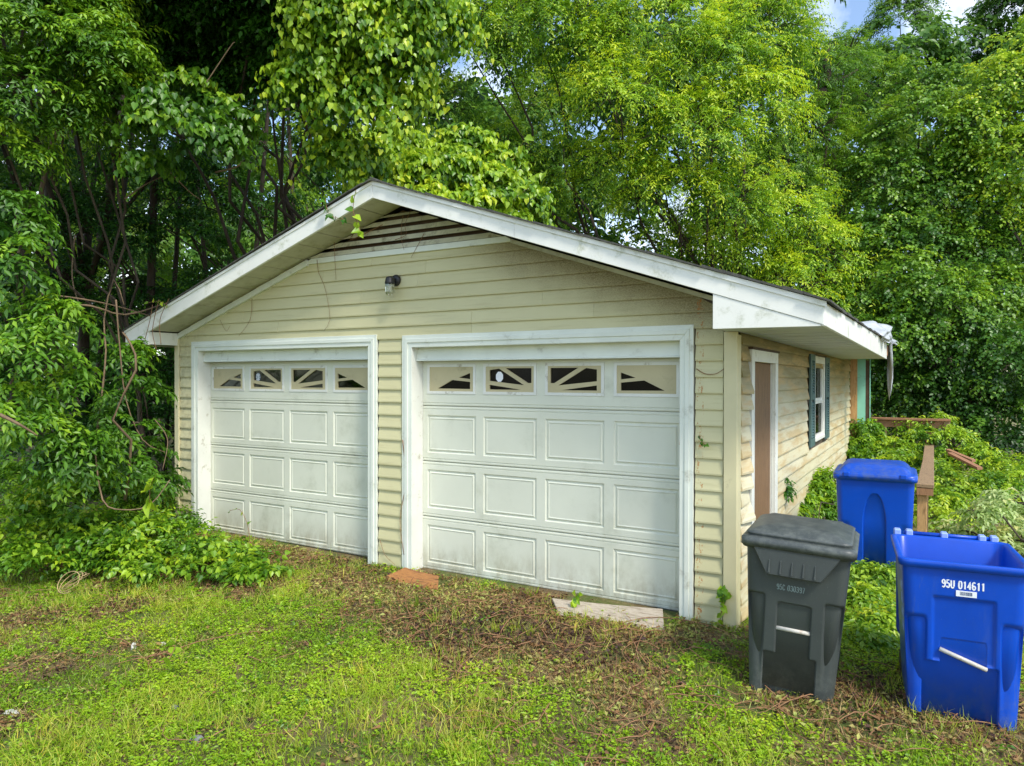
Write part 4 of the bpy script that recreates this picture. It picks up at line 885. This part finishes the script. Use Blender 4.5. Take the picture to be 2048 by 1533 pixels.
tree('hanging clump of heart shaped vine leaves in the dark left hollow',
     [(330, 230, 7.4, .34), (420, 270, 7.5, .28), (250, 190, 7.6, .2), (300, 320, 7.6, .15), (460, 230, 7.8, .2), (370, 180, 7.8, .24)],
     M['leaf_vine'], name='climbing_vine', cat='vine', seed=44, trunk_xy=(-2.2, 1.2), base=.25, dens=5, leaf=(.075, .064), nl=5, R=.22, shape='heart', pair=False, young=.2, droopleaf=.6, limbs=False)
tree('lower pinnate shrub with arching stems at the left edge',
     [(30, 520, 6.6, .26), (110, 640, 6.8, .26), (70, 700, 6.6, .26), (10, 640, 6.7, .2), (140, 770, 7.0, .22), (80, 850, 6.8, .26), (160, 900, 7.0, .26), (30, 420, 6.8, .2), (20, 800, 6.6, .22)],
     M['leaf_mid'], name='shrub', cat='shrub', seed=45, trunk_xy=(-1.55, -.75), base=.38, dens=3.0, leaf=(.082, .034), nl=9, R=.28, stems=3, tr=.025, young=.2, g=(.4, .9))
tree('sparse young wisteria shrub in front of the dark gap left of the garage',
     [(270, 775, 8.0, .2), (240, 850, 7.8, .22), (285, 905, 8.0, .17), (240, 915, 7.6, .24), (310, 960, 8.2, .12), (150, 930, 7.2, .3), (255, 700, 8.2, .13)],
     M['leaf_mid'], name='shrub', cat='shrub', seed=46, trunk_xy=(-1.45, .35), base=.3, dens=3.2, leaf=(.08, .034), nl=9, R=.26, stems=2, tr=.012, young=.2, g=(.3, .8))
def gk(v, h): return (1.93-h)*F/(v-766.5)
tree('low leafy thicket spilling in front of the left garage corner',
     [(u_, v_, gk(v_, h_), r_) for u_, v_, h_, r_ in [(40, 960, .75, .42), (130, 985, .6, .42), (220, 975, .65, .4), (290, 1010, .42, .34), (340, 1045, .26, .24), (20, 1040, .42, .4), (110, 1050, .36, .4), (210, 1055, .34, .38), (300, 1065, .28, .34), (380, 1075, .22, .26), (30, 1110, .2, .3), (150, 1110, .18, .28), (260, 1115, .16, .26), (360, 1110, .15, .24), (440, 1100, .12, .2), (500, 1118, .08, .16)]],
     M['leaf_mid'], name='shrub', cat='shrub', seed=47, trunk_xy=(-1.2, -.2), base=.36, dens=4.6, leaf=(.058, .027), nl=7, R=.2, limbs=False, young=.4, g=(-.1, .6), zlo=-.1, sq=.6)
tree('fallen vine with broad light green leaves strewn over the thicket edge',
     [(u_, v_, gk(v_, h_), r_) for u_, v_, h_, r_ in [(300, 985, .62, .09), (60, 1000, .62, .10), (130, 1045, .45, .1), (240, 1095, .28, .12), (20, 1065, .42, .12), (310, 1050, .38, .1), (430, 1110, .14, .16), (500, 1128, .1, .16), (540, 1140, .07, .12), (400, 1130, .12, .14), (270, 1135, .13, .13), (90, 1125, .18, .13), (460, 1150, .06, .12), (180, 1075, .36, .1)]],
     M['leaf_vine'], name='fallen_vine', cat='vine', seed=48, trunk_xy=(-.2, -1.0), base=.45, dens=8, leaf=(.062, .048), nl=4, R=.24, shape='heart', pair=False, limbs=False, young=.3, g=(.0, .3), zlo=-.1, sq=.5)
tree('backlit thin tree deep in the hollow left of the roof',
     [(150, 330, 14, 1.2), (320, 420, 14, 1.1), (80, 500, 14, 1.2), (480, 360, 14.5, 1.1), (260, 550, 14, 1.1), (430, 520, 14, 1.0), (560, 300, 15, 1.1), (620, 430, 15, .9)],
     M['leaf_bright'], seed=49, trunk_xy=(-5, 8.5), base=.5, nb=18, view=False, stems=3, tr=.09)
tree('slender dark tree beside the left wall of the garage',
     [(200, 460, 11, .8), (90, 400, 11, .7), (300, 320, 11, .7), (380, 470, 11.5, .6), (130, 620, 11, .7), (300, 620, 11.5, .6), (240, 760, 11, .7), (60, 760, 10.5, .7), (320, 860, 11, .6), (120, 880, 10, .7), (200, 560, 12, .9), (400, 380, 12, .9), (20, 300, 12, .9), (420, 600, 12, .8), (340, 720, 12, .8), (170, 820, 11.5, .8)],
     M['leaf_dark'], seed=50, trunk_xy=(-3.3, 4.3), base=.4, nb=75, stems=4, tr=.07)
tree('shaded tree behind the left roof slope',
     [(560, 300, 12.5, .8), (480, 420, 12.5, .8), (640, 240, 13, .9), (420, 330, 12, .7), (560, 420, 13, .7), (700, 330, 13.5, .8), (760, 260, 14, .9), (820, 330, 15, .9)],
     M['leaf_dark'], seed=51, trunk_xy=(-2.2, 7.2), base=.3, nb=24, stems=2, tr=.1)
# --- vine mound on the roof
tree('yellow green vine mound growing over the roof behind the ridge',
     [(700, 300, 10.8, .35), (760, 330, 10.5, .42), (840, 350, 10.3, .42), (910, 340, 10.5, .45), (980, 370, 10.6, .42), (860, 400, 9.9, .3), (1040, 400, 11, .38), (940, 410, 10.2, .32), (1010, 440, 10.6, .26), (800, 290, 11.2, .45), (930, 290, 11.5, .45), (740, 380, 9.6, .22), (1060, 450, 11.2, .26), (1000, 320, 11.5, .35)],
     M['leaf_vine'], name='climbing_vine', cat='vine', seed=52, trunk_xy=(2.2, 3), base=.58, dens=4.6, leaf=(.085, .07), nl=5, R=.24, shape='heart', pair=False, limbs=False, young=.45, droopleaf=.5)
# --- right: vines over the deck, shrubs
tree('bright vine tangle smothering the deck rails at right',
     [(1790, 905, 12.6, .36), (1850, 885, 12.6, .34), (1905, 890, 12.4, .42), (1850, 940, 12, .4), (1825, 852, 12.9, .16), (1880, 850, 12.8, .28), (1960, 930, 12, .5), (1810, 930, 12, .4), (1900, 970, 11.4, .45), (1990, 990, 11, .5), (2040, 950, 11.4, .5), (1780, 980, 10.6, .3), (1930, 1040, 10.6, .4), (2040, 1040, 10.2, .4), (1900, 1080, 9.8, .35), (1880, 1000, 10.2, .34), (1880, 1050, 9.4, .32), (1960, 1080, 9.2, .3), (1920, 1000, 10.4, .3), (1990, 1090, 8.6, .3), (1875, 1100, 8.8, .26)],
     M['leaf_vine'], name='climbing_vine', cat='vine', seed=53, trunk_xy=(9, 6.5), base=.55, dens=3.6, leaf=(.07, .035), nl=7, R=.24, limbs=False, young=.4)
tree('pale silvery leaved shrub at the right edge behind the open blue cart',
     [(1975, 1025, 8.2, .2), (2020, 1000, 8.4, .22), (2060, 1040, 8.2, .24), (1920, 1060, 8.8, .16), (2030, 1080, 8.0, .22)],
     M['leaf_pale'], name='shrub', cat='shrub', seed=54, trunk_xy=(9.3, 2.4), base=.6, dens=5.5, leaf=(.075, .035), nl=5, R=.2, tr=.012, young=.3)
tree('leafy shrub growing up the end of the side wall',
     [(1718, 860, 13.2, .36), (1730, 900, 12.9, .4), (1715, 930, 12.6, .38), (1745, 950, 12.4, .34), (1700, 960, 12.0, .3)],
     M['leaf_mid'], name='shrub', cat='shrub', seed=55, trunk_xy=(6.75, 8.3), base=.42, dens=7, leaf=(.07, .035), nl=7, R=.22, tr=.015)
tree('low weed bush between the side door and the blue cart',
     [(1600, 1005, 8.6, .17), (1640, 990, 8.8, .2), (1655, 1020, 8.6, .16), (1580, 1020, 8.2, .12), (1655, 960, 9.0, .12)],
     M['leaf_mid'], name='weed', cat='weed', seed=56, trunk_xy=(6.55, 2.3), base=.48, dens=22, leaf=(.07, .028), nl=7, R=.2, tr=.008)
tree('small pinnate sprig poking out beside the side door casing',
     [(1556, 972, 7.4, .07)], M['leaf_dark'], name='weed', cat='weed', seed=57, trunk_xy=(6.42, 1.45), base=.5, dens=300, nb=14, leaf=(.055, .024), nl=7, R=.12, tr=.004, limbs=False)
tree('weeds filling the gap between the three carts',
     [(u_, v_, gk(v_, h_), r_) for u_, v_, h_, r_ in [(1725, 1150, .12, .16), (1740, 1200, .1, .16), (1765, 1150, .16, .16), (1710, 1200, .08, .14), (1765, 1240, .08, .14), (1710, 1250, .06, .12), (1740, 1280, .05, .12)]],
     M['leaf_vine'], name='weed', cat='weed', seed=58, trunk_xy=(7.3, .7), base=.5, dens=30, leaf=(.06, .03), nl=5, R=.2, limbs=False, sq=.5, young=.3)
# --- far woods closing the view
GAPS = ((840, 90, 70), (735, 240, 60), (1330, 400, 60), (1270, 10, 55), (1560, 250, 40), (90, 440, 20), (540, 220, 25))
def gap(u, v): return any((u-a)**2+(v-b_)**2 < (c_+25)**2 for a, b_, c_ in GAPS)
def woods():
    rg = np.random.default_rng(77); parts = []
    for dx in np.arange(-140, 2300, 85):
        for j, v in enumerate((-140, -20, 110, 230, 350, 460, 570, 670, 760)):
            if (v < 100 and 1560 < dx < 2010) or gap(dx, v): continue
            if v < -60 and dx > 1500: continue
            k = rg.uniform(22, 28); c = at(dx+rg.uniform(-40, 40), v+rg.uniform(-40, 40), k)
            parts.append(lump_sprays(c, (1.8, 1.8, 1.6), 28, 7, 5, .26, .14, rg, R=.7, base=.38+.14*rg.random(), young=.35, shell=(.3, 1.05)))
    for dx in np.arange(-240, 2400, 70):
        for v in (-140, -20, 100, 210, 320, 430, 540, 650, 750):
            if (v < 130 and 1560 < dx < 2010) or gap(dx, v): continue
            if v < 330 and rg.random() < .12: continue
            c = at(dx+rg.uniform(-30, 30), v+rg.uniform(-40, 40), rg.uniform(31, 35))
            parts.append(lump_sprays(c, (1.8, 1.8, 1.6), 12, 5, 3, .6, .4, rg, R=1.0, base=.3, young=.3, shell=(.1, 1.05)))
    return mesh_from('far_woods', parts, M['leaf_far'])
tag(woods(), 'continuous wall of distant woods behind the nearer trees', kind='stuff')

# --- stems and bare twigs in the left hollow, one thing each
def curve_pts(pix, rg=None): return [at(*p) for p in pix]
def smooth_path(P_, n_=14):
    P_ = [np.array(p) for p in P_]; out = []
    for i in range(len(P_)-1):
        p0 = P_[max(i-1, 0)]; p1 = P_[i]; p2 = P_[i+1]; p3 = P_[min(i+2, len(P_)-1)]; m_ = max(2, n_//(len(P_)-1))
        for t in np.linspace(0, 1, m_, endpoint=False): out.append(.5*((2*p1)+(p2-p0)*t+(2*p0-5*p1+4*p2-p3)*t*t+(3*p1-p0-3*p2+p3)*t**3))
    out.append(P_[-1]); return out
def stem(name, pix, r0, r1, m_, label, cat, group=None):
    pts = smooth_path(curve_pts(pix)); q = MB(); q.tube(pts, list(np.linspace(r0, r1, len(pts))), 6); return tag(q.build(name, m_, smooth=True), label, cat, group)
for pix, r0, r1, lb in [
    ([(250, 1000, 7.6), (262, 880, 7.4), (225, 840, 7.2), (272, 740, 7.2), (262, 690, 7.2), (245, 665, 7.2)], .016, .009, 'thick crooked brown vine stem at the left shrub'),
    ([(190, 900, 7), (205, 1000, 6.9), (245, 1020, 6.9), (300, 1010, 7), (340, 960, 7.1)], .008, .005, 'looping tan stem low in the left shrub'),
    ([(192, 880, 7.8), (205, 780, 7.8), (212, 700, 7.9), (208, 640, 8), (228, 560, 8), (248, 610, 8)], .012, .006, 'crooked bare stem in the middle of the dark gap'),
    ([(100, 608, 7.6), (180, 612, 7.8), (250, 630, 8.2), (330, 608, 8.8), (352, 604, 9)], .014, .006, 'long bare branch reaching right to the left eave'),
    ([(80, 588, 7.8), (160, 598, 8), (230, 612, 8.3), (300, 632, 8.6)], .012, .006, 'bare branch crossing the dark gap just above the longest one'),
    ([(232, 600, 7.8), (240, 700, 7.8), (252, 800, 7.8), (285, 880, 7.8), (330, 905, 7.9)], .009, .005, 'thin pale stem descending to the right in the gap'),
    ([(0, 830, 6.2), (40, 850, 6.2), (75, 872, 6.3)], .018, .007, 'broken tan branch end at the left edge'),
    ([(20, 770, 6.6), (40, 720, 6.8), (0, 690, 6.9)], .010, .006, 'bent tan stem near the left edge'),
    ([(310, 840, 7.7), (335, 880, 7.7), (325, 940, 7.6)], .006, .004, 'short curved twig beside the garage corner'),
    ([(250, 398, 8), (290, 370, 8.2), (330, 352, 8.3)], .010, .004, 'pale bare twig in the dark hollow above the eave'),
    ([(410, 170, 7.6), (460, 95, 7.6), (470, 85, 7.6)], .007, .004, 'pale hanging twig high in the dark canopy'),
    ([(340, 345, 8.2), (380, 385, 8.2), (400, 400, 8.3), (395, 412, 8.3)], .008, .003, 'curled reddish twigs under the vine clump'),
    ([(430, 345, 8.2), (480, 330, 8.3), (490, 290, 8.3)], .012, .008, 'brown branch rising in the hollow above the left roof slope'),
    ([(80, 400, 9.8), (100, 300, 9.6), (130, 230, 9.4)], .035, .02, 'dark leaning trunk behind the top left leaves'),
    ([(150, 470, 8.6), (145, 560, 8.5), (170, 640, 8.4)], .010, .006, 'crooked reddish stem at the left of the gap'),
]: stem('bare_stem', pix, r0, r1, M['bark_light'], lb, 'stem', 'bare stems in the hollow left of the garage')
# dark trunks deep in the hollow
for i, (u, k, r_, t_) in enumerate([(40, 12, .06, 30), (110, 13, .07, -20), (210, 12.5, .05, 50), (300, 11.5, .08, 10), (345, 12.5, .05, 20), (420, 13, .05, -30), (170, 14, .08, 60), (500, 14, .06, 30), (600, 14.5, .06, -20)]):
    lbl = ['farthest left', 'second from the left', 'leaning right', 'thickest', 'nearest the garage wall', 'just above the left eave', 'broad but distant', 'above the middle of the left roof slope', 'close left of the roof peak'][i]
    stem('sapling_trunk', [(u-t_, 1000, k), (u, 640, k), (u+t_, 300, k), (u+t_*1.6, 60, k)], r_, r_*.5, M['bark'], 'dark slim trunk deep in the hollow, '+lbl, 'tree trunk', 'dark trunks in the hollow')
stem('leaning_trunk', [(1600, 262, 18), (1625, 215, 18), (1655, 165, 18), (1652, 120, 18), (1660, 90, 18.3)], .13, .06, M['bark'], 'black leaning trunk showing through the fern leaved tree at the upper right', 'tree trunk')
stem('leaning_trunk', [(1655, 165, 18), (1690, 155, 18), (1715, 140, 18.2)], .05, .03, M['bark'], 'thin side limb pointing right from the black leaning trunk', 'tree limb')
# dead tendrils clinging to the front wall: one thing each, lying on the wall plane
def wall(u, v, y=-.035):
    d_ = (_f+_R*(u-1024)/F-_U*(v-766.5)/F); return CAM+d_*((y-CAM[1])/d_[1])
for pl, r_, lb in [
    ([(634, 520), (637, 545), (648, 570), (655, 600), (660, 640), (648, 662)], .003, 'long dead tendril on the siding left of the lamp'),
    ([(668, 440), (669, 500), (672, 560)], .003, 'straight dead stem hanging from the left rake beside the vent'),
    ([(504, 598), (500, 640), (478, 672)], .003, 'dead tendril below the left rake'),
    ([(440, 640), (452, 662), (460, 652)], .0025, 'small curled tendril above the left door'),
    ([(765, 450), (700, 480), (735, 440), (762, 415)], .004, 'dead vine crossing the left end of the gable vent'),
    ([(790, 480), (812, 470), (810, 450), (822, 420)], .003, 'dead twig over the middle of the gable vent'),
    ([(848, 468), (835, 492), (822, 516)], .003, 'forked tendril hanging below the gable vent sill'),
    ([(806, 430), (802, 470), (808, 500)], .0025, 'thin twig hanging down the middle slats'),
    ([(1393, 738), (1410, 748), (1432, 748), (1448, 738)], .004, 'sagging dead vine across the right siding strip'),
    ([(805, 880), (812, 960), (800, 1040), (808, 1110)], .004, 'dead vine climbing beside the trim between the doors'),
    ([(760, 1080), (770, 1110), (790, 1130)], .003, 'dead tendril at the foot of the siding between the doors'),
]:
    q = MB(); pts = smooth_path([wall(*p) for p in pl], 12); q.tube(pts, list(np.linspace(r_, r_*.6, len(pts))), 5); tag(q.build('dead_tendril', M['vine_dead'], smooth=True), lb, 'dead vine', 'dead vine tendrils on the garage front')
for pl, lb in [([(318, 600), (305, 660), (313, 700)], 'hanging stem over the left end of the eave'), ([(305, 610), (300, 640), (290, 680)], 'thin stem hanging past the tip of the left eave'), ([(338, 598), (320, 640), (322, 690)], 'stem with yellow leaves hanging in front of the left eave return')]:
    q = MB(); pts = smooth_path([wall(*p, -.47) for p in pl], 10); q.tube(pts, .004, 5); tag(q.build('dead_tendril', M['vine_dead'], smooth=True), lb, 'dead vine', 'stems hanging over the left eave')
# single large leaves that can be picked out: sprigs with each leaf a part
def sprig(label, pts, leaves, m_, size=.08, seed=0, cat='vine sprig'):
    rg = np.random.default_rng(seed); pts = smooth_path(pts, 10); base = pts[0]; E_ = empty('vine_sprig', base, label, cat)
    q = MB(); q.tube([p-base for p in pts], .003, 5); q.build('stem', M['vine_dead'], E_)
    for i in range(leaves):
        p = pts[int((i+1)/leaves*(len(pts)-1))]; a = nrm(np.array([rg.normal(0, .6), rg.normal(-.2, .4), rg.normal(-.2, .6)])); s_ = size*rg.uniform(.7, 1.2)
        n_ = nrm(np.array([rg.normal(0, .4), -1+rg.normal(0, .3), .6]))
        V, Fc, tn = leaf_arrays(p[None]-base, a[None], n_[None], np.array([s_]), np.array([s_*.8]), np.array([rg.uniform(.35, .95)]), 'heart')
        mesh_from('leaf', [(V+np.array(E_.location), Fc, tn)], m_, E_)
sprig('leafy vine tip hanging over the rake left of the peak', [wall(712, 380, -.48), wall(706, 420, -.48), wall(718, 455, -.48), wall(722, 470, -.48)], 9, M['leaf_vine'], .085, 3)
sprig('dark pinnate sprig resting on the left rake', [wall(650, 400, -.48), wall(660, 430, -.49), wall(690, 440, -.49)], 12, M['leaf_dark'], .07, 4)
sprig('yellowing leaves on the left end of the rake', [wall(292, 606, -.48), wall(320, 604, -.48), wall(335, 612, -.48)], 6, M['leaf_vine'], .06, 5)
sprig('green vine climbing the siding beside the right corner post', [wall(1440, 1240, -.06), wall(1446, 1200, -.05), wall(1440, 1180, -.05), wall(1462, 1190, -.05)], 18, M['leaf_mid'], .062, 6)
sprig('small ivy sprig on the right siding strip', [wall(1398, 870, -.04), wall(1404, 885, -.045), wall(1412, 890, -.045)], 6, M['leaf_dark'], .035, 7)
sprig('yellow leaves on a thin stem before the lower left door', [wall(500, 1085, -.3), wall(495, 1050, -.3), wall(480, 1020, -.3), wall(460, 1022, -.3)], 5, M['leaf_vine'], .07, 8)
sprig('green seedling at the foot of the right garage door', [at(1150, 1205, 5.9), at(1150, 1195, 5.9), at(1158, 1190, 5.9)], 6, M['leaf_bright'], .07, 9)
sprig('heart leaved shoot rising from the roof vines against the dark trees', [at(1000, 420, 10.4), at(1040, 390, 10.2), at(1075, 360, 10.1), at(1090, 345, 10.0)], 14, M['leaf_vine'], .13, 10)
sprig('upper heart leaved shoot on the roof vines', [at(980, 380, 10.4), at(1020, 330, 10.2), at(1052, 275, 10.1)], 12, M['leaf_vine'], .12, 11)
sprig('shoot of broad light leaves reaching right from the vine curtain', [at(780, 140, 8), at(830, 115, 7.9), at(890, 105, 7.8)], 12, M['leaf_vine'], .12, 12)
sprig('large green leaves fallen in the mulch', [at(320, 1300, 4.8), at(350, 1292, 4.85), at(338, 1318, 4.75)], 5, M['leaf_vine'], .10, 13)
sprig('broad leaves on a shoot in front of the left garage corner', [at(300, 1010, 6.3), at(300, 980, 6.3), at(308, 955, 6.2)], 8, M['leaf_vine'], .13, 14)

# ------------------------------------------------------------------ lawn, weeds, litter
rg = np.random.default_rng(99)
def ground_pts(n_, prob):
    # uniform over the visible wedge of yard, thinned by a probability map
    x = rg.uniform(-2.6, 10.4, n_); y = 3.4-7.2*rg.random(n_)
    P_ = np.stack([x, y, gz(x, y)], 1); d_ = P_-CAM; dep = d_@_f; u = 1024+F*(d_@_R)/dep; v = 766.5-F*(d_@_U)/dep
    k = (dep > .5) & (u > -220) & (u < 2450) & (v < 1600) & ~((x > -.6) & (x < 6.35) & (y > .0)) & ~((x > 2.95) & (x < 5.95) & (y > -.5) & (x < 2.95))
    on = ((x > 4.85) & (x < 5.84) & (y > -.42+.1*(x-5)) & (y < .0)) | ((x > 3.1) & (x < 3.68) & (y > -.35) & (y < -.1))
    k &= ~(on & (rg.random(n_) < .93))
    k &= rg.random(n_) < prob(x, y, u, v)
    return P_[k], u[k], v[k]
PATCH = [(_p[0], _p[1], _r, _k) for _u2, _v2, _r, _k in ((80, 1230, .3, .9), (190, 1225, .3, .8), (300, 1215, .28, .8), (400, 1205, .25, .7), (500, 1190, .28, .7), (200, 1350, .2, .8), (100, 1320, .22, .8), (330, 1300, .16, .6), (760, 1350, .16, .6), (1250, 1400, .28, .8), (1310, 1470, .25, .8), (1130, 1340, .2, .5), (700, 1490, .12, .5), (1000, 1500, .14, .5), (870, 1310, .25, .6), (1640, 1440, .25, .6)) for _p in [CAM+(_f+_R*(_u2-1024)/F-_U*(_v2-766.5)/F)*((-.16-CAM[2])/(_f+_R*(_u2-1024)/F-_U*(_v2-766.5)/F)[2])]]
def brown(x, y):                                 # 1 = mulch and dead stems, 0 = lush
    b = fbm(x, y, 2.0, 5)*.75+fbm(x, y, 6, 8)*.6
    band = np.exp(-((y+.45)/.55)**2)*(x > -.2)*1.15+np.exp(-((y+1.05)/.4)**2-((x-4.9)/1.5)**2)*.9+np.exp(-((y+1.3)/.5)**2-((x-.6)/1.6)**2)*.75
    band += np.exp(-((x-5.9)/.9)**2-((y+1.9)/.6)**2)*.35+np.exp(-((x-.4)/.7)**2-((y+2.3)/.4)**2)*.3
    for (cx, cy, rx, k_) in PATCH: band = band+k_*np.exp(-((x-cx)**2+(y-cy)**2)/rx**2)
    lush = np.exp(-((x-3.2)/1.3)**2-((y+2.5)/.7)**2)*.75+np.exp(-((x-7.2)/1.0)**2-((y+1.4)/.3)**2)*.3+(x > 6.9)*(y > -.6)*.5+np.exp(-((x-2.2)/.8)**2-((y+1.75)/.35)**2)*.35
    return 1/(1+np.exp(-(b+band-lush-.46)*6))
def lay(P_, rg, flat=.3): 
    a = rg.uniform(0, 2*math.pi, len(P_)); return nrm(np.stack([np.cos(a), np.sin(a), rg.normal(flat, .25, len(P_))], 1))
# grass blades, in tufts
P_, u, v = ground_pts(160000, lambda x, y, u, v: np.clip(1-.75*brown(x, y), .12, 1)*(.35+.65*(fbm(x, y, 4, 21) > -.1))*.62)
P_ = np.repeat(P_, 3, 0)+rg.normal(0, .012, (len(P_)*3, 3))*[1, 1, 0]; n_ = len(P_)
A = nrm(rg.normal(0, .42, (n_, 3))*[1, 1, 0]+[0, 0, 1]); N = nrm(rg.normal(0, 1, (n_, 3))*[1, 1, .2]); yl = fbm(P_[:, 0], P_[:, 1], 2.6, 31)
g = leaf_arrays(P_-[0, 0, .006], A, N, rg.uniform(.025, .085, n_)*(1+.6*(yl > .25)), rg.uniform(.003, .0065, n_), np.clip(.45+.35*yl+rg.normal(0, .16, n_), 0, 1), 'blade')
tag(mesh_from('grass', [g], M['grass']), 'thin uneven lawn grass in front of the garage', kind='stuff')
C_, u, v = ground_pts(1500, lambda x, y, u, v: .10+.15*(fbm(x, y, 2.6, 31) > .2)); n_ = len(C_); tt = np.clip(rg.normal(.62, .2, n_), 0, 1)
P_ = np.repeat(C_, 26, 0); n_ = len(P_); of = rg.normal(0, 1, (n_, 3))*[1, 1, 0]; P_ = P_+of*.016
A = nrm(of*.28+rg.normal(0, .12, (n_, 3))+[0, 0, 1]); N = nrm(rg.normal(0, 1, (n_, 3))*[1, 1, .2])
g = leaf_arrays(P_-[0, 0, .006], A, N, rg.uniform(.05, .14, n_), rg.uniform(.003, .006, n_), np.clip(np.repeat(tt, 26)+rg.normal(0, .1, n_), 0, 1), 'blade')
tag(mesh_from('grass_tufts', [g], M['grass']), 'taller tufts of yellow green grass standing in the lawn', kind='stuff')
# low broad-leaved weeds: tiny leaves on little cushions
P_, u, v = ground_pts(120000, lambda x, y, u, v: np.clip(1-brown(x, y), .03, 1)**1.3*(.25+.75*(fbm(x, y, 3.1, 41) > -.25))*.85)
P_ = np.repeat(P_, 5, 0); n_ = len(P_); P_ = P_+rg.normal(0, .016, (n_, 3))*[1, 1, 0]+np.stack([np.zeros(n_), np.zeros(n_), rg.uniform(0, .035, n_)], 1)
g = leaf_arrays(P_, lay(P_, rg, .15), nrm(rg.normal(0, .45, (n_, 3))+[0, 0, 1]), rg.uniform(.014, .034, n_), rg.uniform(.009, .018, n_), np.clip(.5+.25*fbm(P_[:, 0], P_[:, 1], 3, 51)+rg.normal(0, .13, n_), 0, 1), 'lance')
tag(mesh_from('ground_cover', [g], M['clover']), 'cushions of bright small leaved weeds in the lawn', kind='stuff')
# bigger seedlings and weeds
P_, u, v = ground_pts(5000, lambda x, y, u, v: .10+.25*(1-brown(x, y))+.6*(x > 6.4)*(y > -.3)+.6*(u < 560)*(v < 1260)); n_ = len(P_)
g = sprays(P_, nrm(rg.normal(0, .7, (n_, 3))*[1, 1, 0]+[0, 0, .7]), rg.uniform(.06, .15, n_), 6, rg.uniform(.2, .6, n_), .036, .02, np.clip(rg.normal(.5, .14, n_), 0, 1), rg)
tag(mesh_from('weed_seedlings', [g], M['leaf_vine']), 'scattered leafy weeds and seedlings among the grass', kind='stuff')
# leaf litter
P_, u, v = ground_pts(150000, lambda x, y, u, v: np.clip(brown(x, y), .06, 1)); n_ = len(P_); P_ += np.stack([np.zeros(n_), np.zeros(n_), rg.uniform(.002, .03, n_)], 1)
g = leaf_arrays(P_, lay(P_, rg, .1), nrm(rg.normal(0, .5, (n_, 3))+[0, 0, 1]), rg.uniform(.015, .055, n_), rg.uniform(.010, .030, n_), np.clip(rg.normal(.45, .25, n_)+.3*fbm(P_[:, 0], P_[:, 1], 3, 61)-.5*np.exp(-((P_[:, 0]-5.2)/.9)**2-((P_[:, 1]+.9)/.28)**2), 0, .95), 'lance', .3)
tag(mesh_from('leaf_litter', [g], M['litter']), 'brown and olive dead leaves matted before the doors', kind='stuff')
# straw and fine dead stalks
P_, u, v = ground_pts(150000, lambda x, y, u, v: np.clip(.15+brown(x, y)+.5*np.exp(-((x-.6)/.8)**2-((y+2.2)/.5)**2), .12, 1)); n_ = len(P_)
g = leaf_arrays(P_+[0, 0, .006], lay(P_, rg, .12), nrm(rg.normal(0, .3, (n_, 3))+[0, 0, 1]), rg.uniform(.03, .13, n_), rg.uniform(.0015, .0035, n_), np.clip(rg.normal(.45, .25, n_), 0, 1), 'blade')
tag(mesh_from('straw', [g], M['straw']), 'dry straw and stalks strewn through the lawn', kind='stuff')
# dead vine stems lying about: one mass
q = MB()
for i in range(300):
    P0, _, _ = ground_pts(12, lambda x, y, u, v: .05+brown(x, y)**2+.8*np.exp(-((x-6)/.9)**2-((y+1.9)/.6)**2))
    if not len(P0): continue
    p = P0[0].copy(); th_ = rg.uniform(0, 6.28); cu = rg.normal(0, .5); pts = []
    for j in range(9):
        pts.append([p[0], p[1], float(gz(p[0], p[1]))+.012+.03*abs(math.sin(j*.9+i))]); p[0] += .07*math.cos(th_); p[1] += .07*math.sin(th_); th_ += cu*.5+rg.normal(0, .15)
    if any(-.6 < a[0] < 6.35 and a[1] > -.03 for a in pts): continue
    q.tube(pts, list(np.linspace(.0042, .0018, 9)), 4)
tag(q.build('dead_vine_stems', M['vine_dead']), 'tangle of cut reddish vine stems lying on the ground', kind='stuff')
# coil of dry vine at the left
q = MB(); c_ = at(137, 1165, 5.35)
for k_ in range(4): q.tube([c_+np.array([.12*math.cos(a_)*(1+.08*k_), .05*math.sin(a_)+.02*k_, .07*math.sin(a_+.5*k_)]) for a_ in np.linspace(0, 5.6+.2*k_, 18)], .003, 5)
tag(q.build('vine_coil', M['straw'] if False else simple('dry_tan_stem', (.42, .30, .14), .8, .2, 20)), 'coil of dry tan vine standing at the left edge of the mulch', 'vine coil')
# longer single vines lying on the lawn
for pl, lb in [([(1230, 1275), (1300, 1262), (1400, 1275), (1480, 1300)], 'long cut vine lying across the grey plank'), ([(990, 1295), (1020, 1270), (1060, 1272), (1095, 1300)], 'arched tan vine stem in the middle of the mulch'), ([(1265, 1345), (1290, 1300), (1330, 1296), (1370, 1340)], 'arched vine stem right of the middle'),
               ([(1215, 1415), (1260, 1395), (1300, 1420), (1290, 1440), (1215, 1440)], 'looped red vine stem in the lower lawn'), ([(230, 1310), (320, 1300), (420, 1280), (520, 1265)], 'dark slim twig lying in the left mulch'), ([(180, 1140), (260, 1138), (350, 1130), (420, 1150)], 'long brown stem lying under the left thicket')]:
    pts = []
    for (a, b) in pl:
        d_ = (_f+_R*(a-1024)/F-_U*(b-766.5)/F); t = (-.15-CAM[2])/d_[2]; P_ = CAM+t*d_; P_[2] = float(gz(P_[0], P_[1]))+.02; pts.append(P_)
    pts = smooth_path(pts, 14); 
    for i_, p_ in enumerate(pts): p_[2] = float(gz(p_[0], p_[1]))+.015+.03*math.sin(math.pi*i_/len(pts))
    q = MB(); q.tube(pts, .0035, 5); tag(q.build('cut_vine', M['vine_dead'], smooth=True), lb, 'vine stem')
print('LEAF TRIS', TRIS)
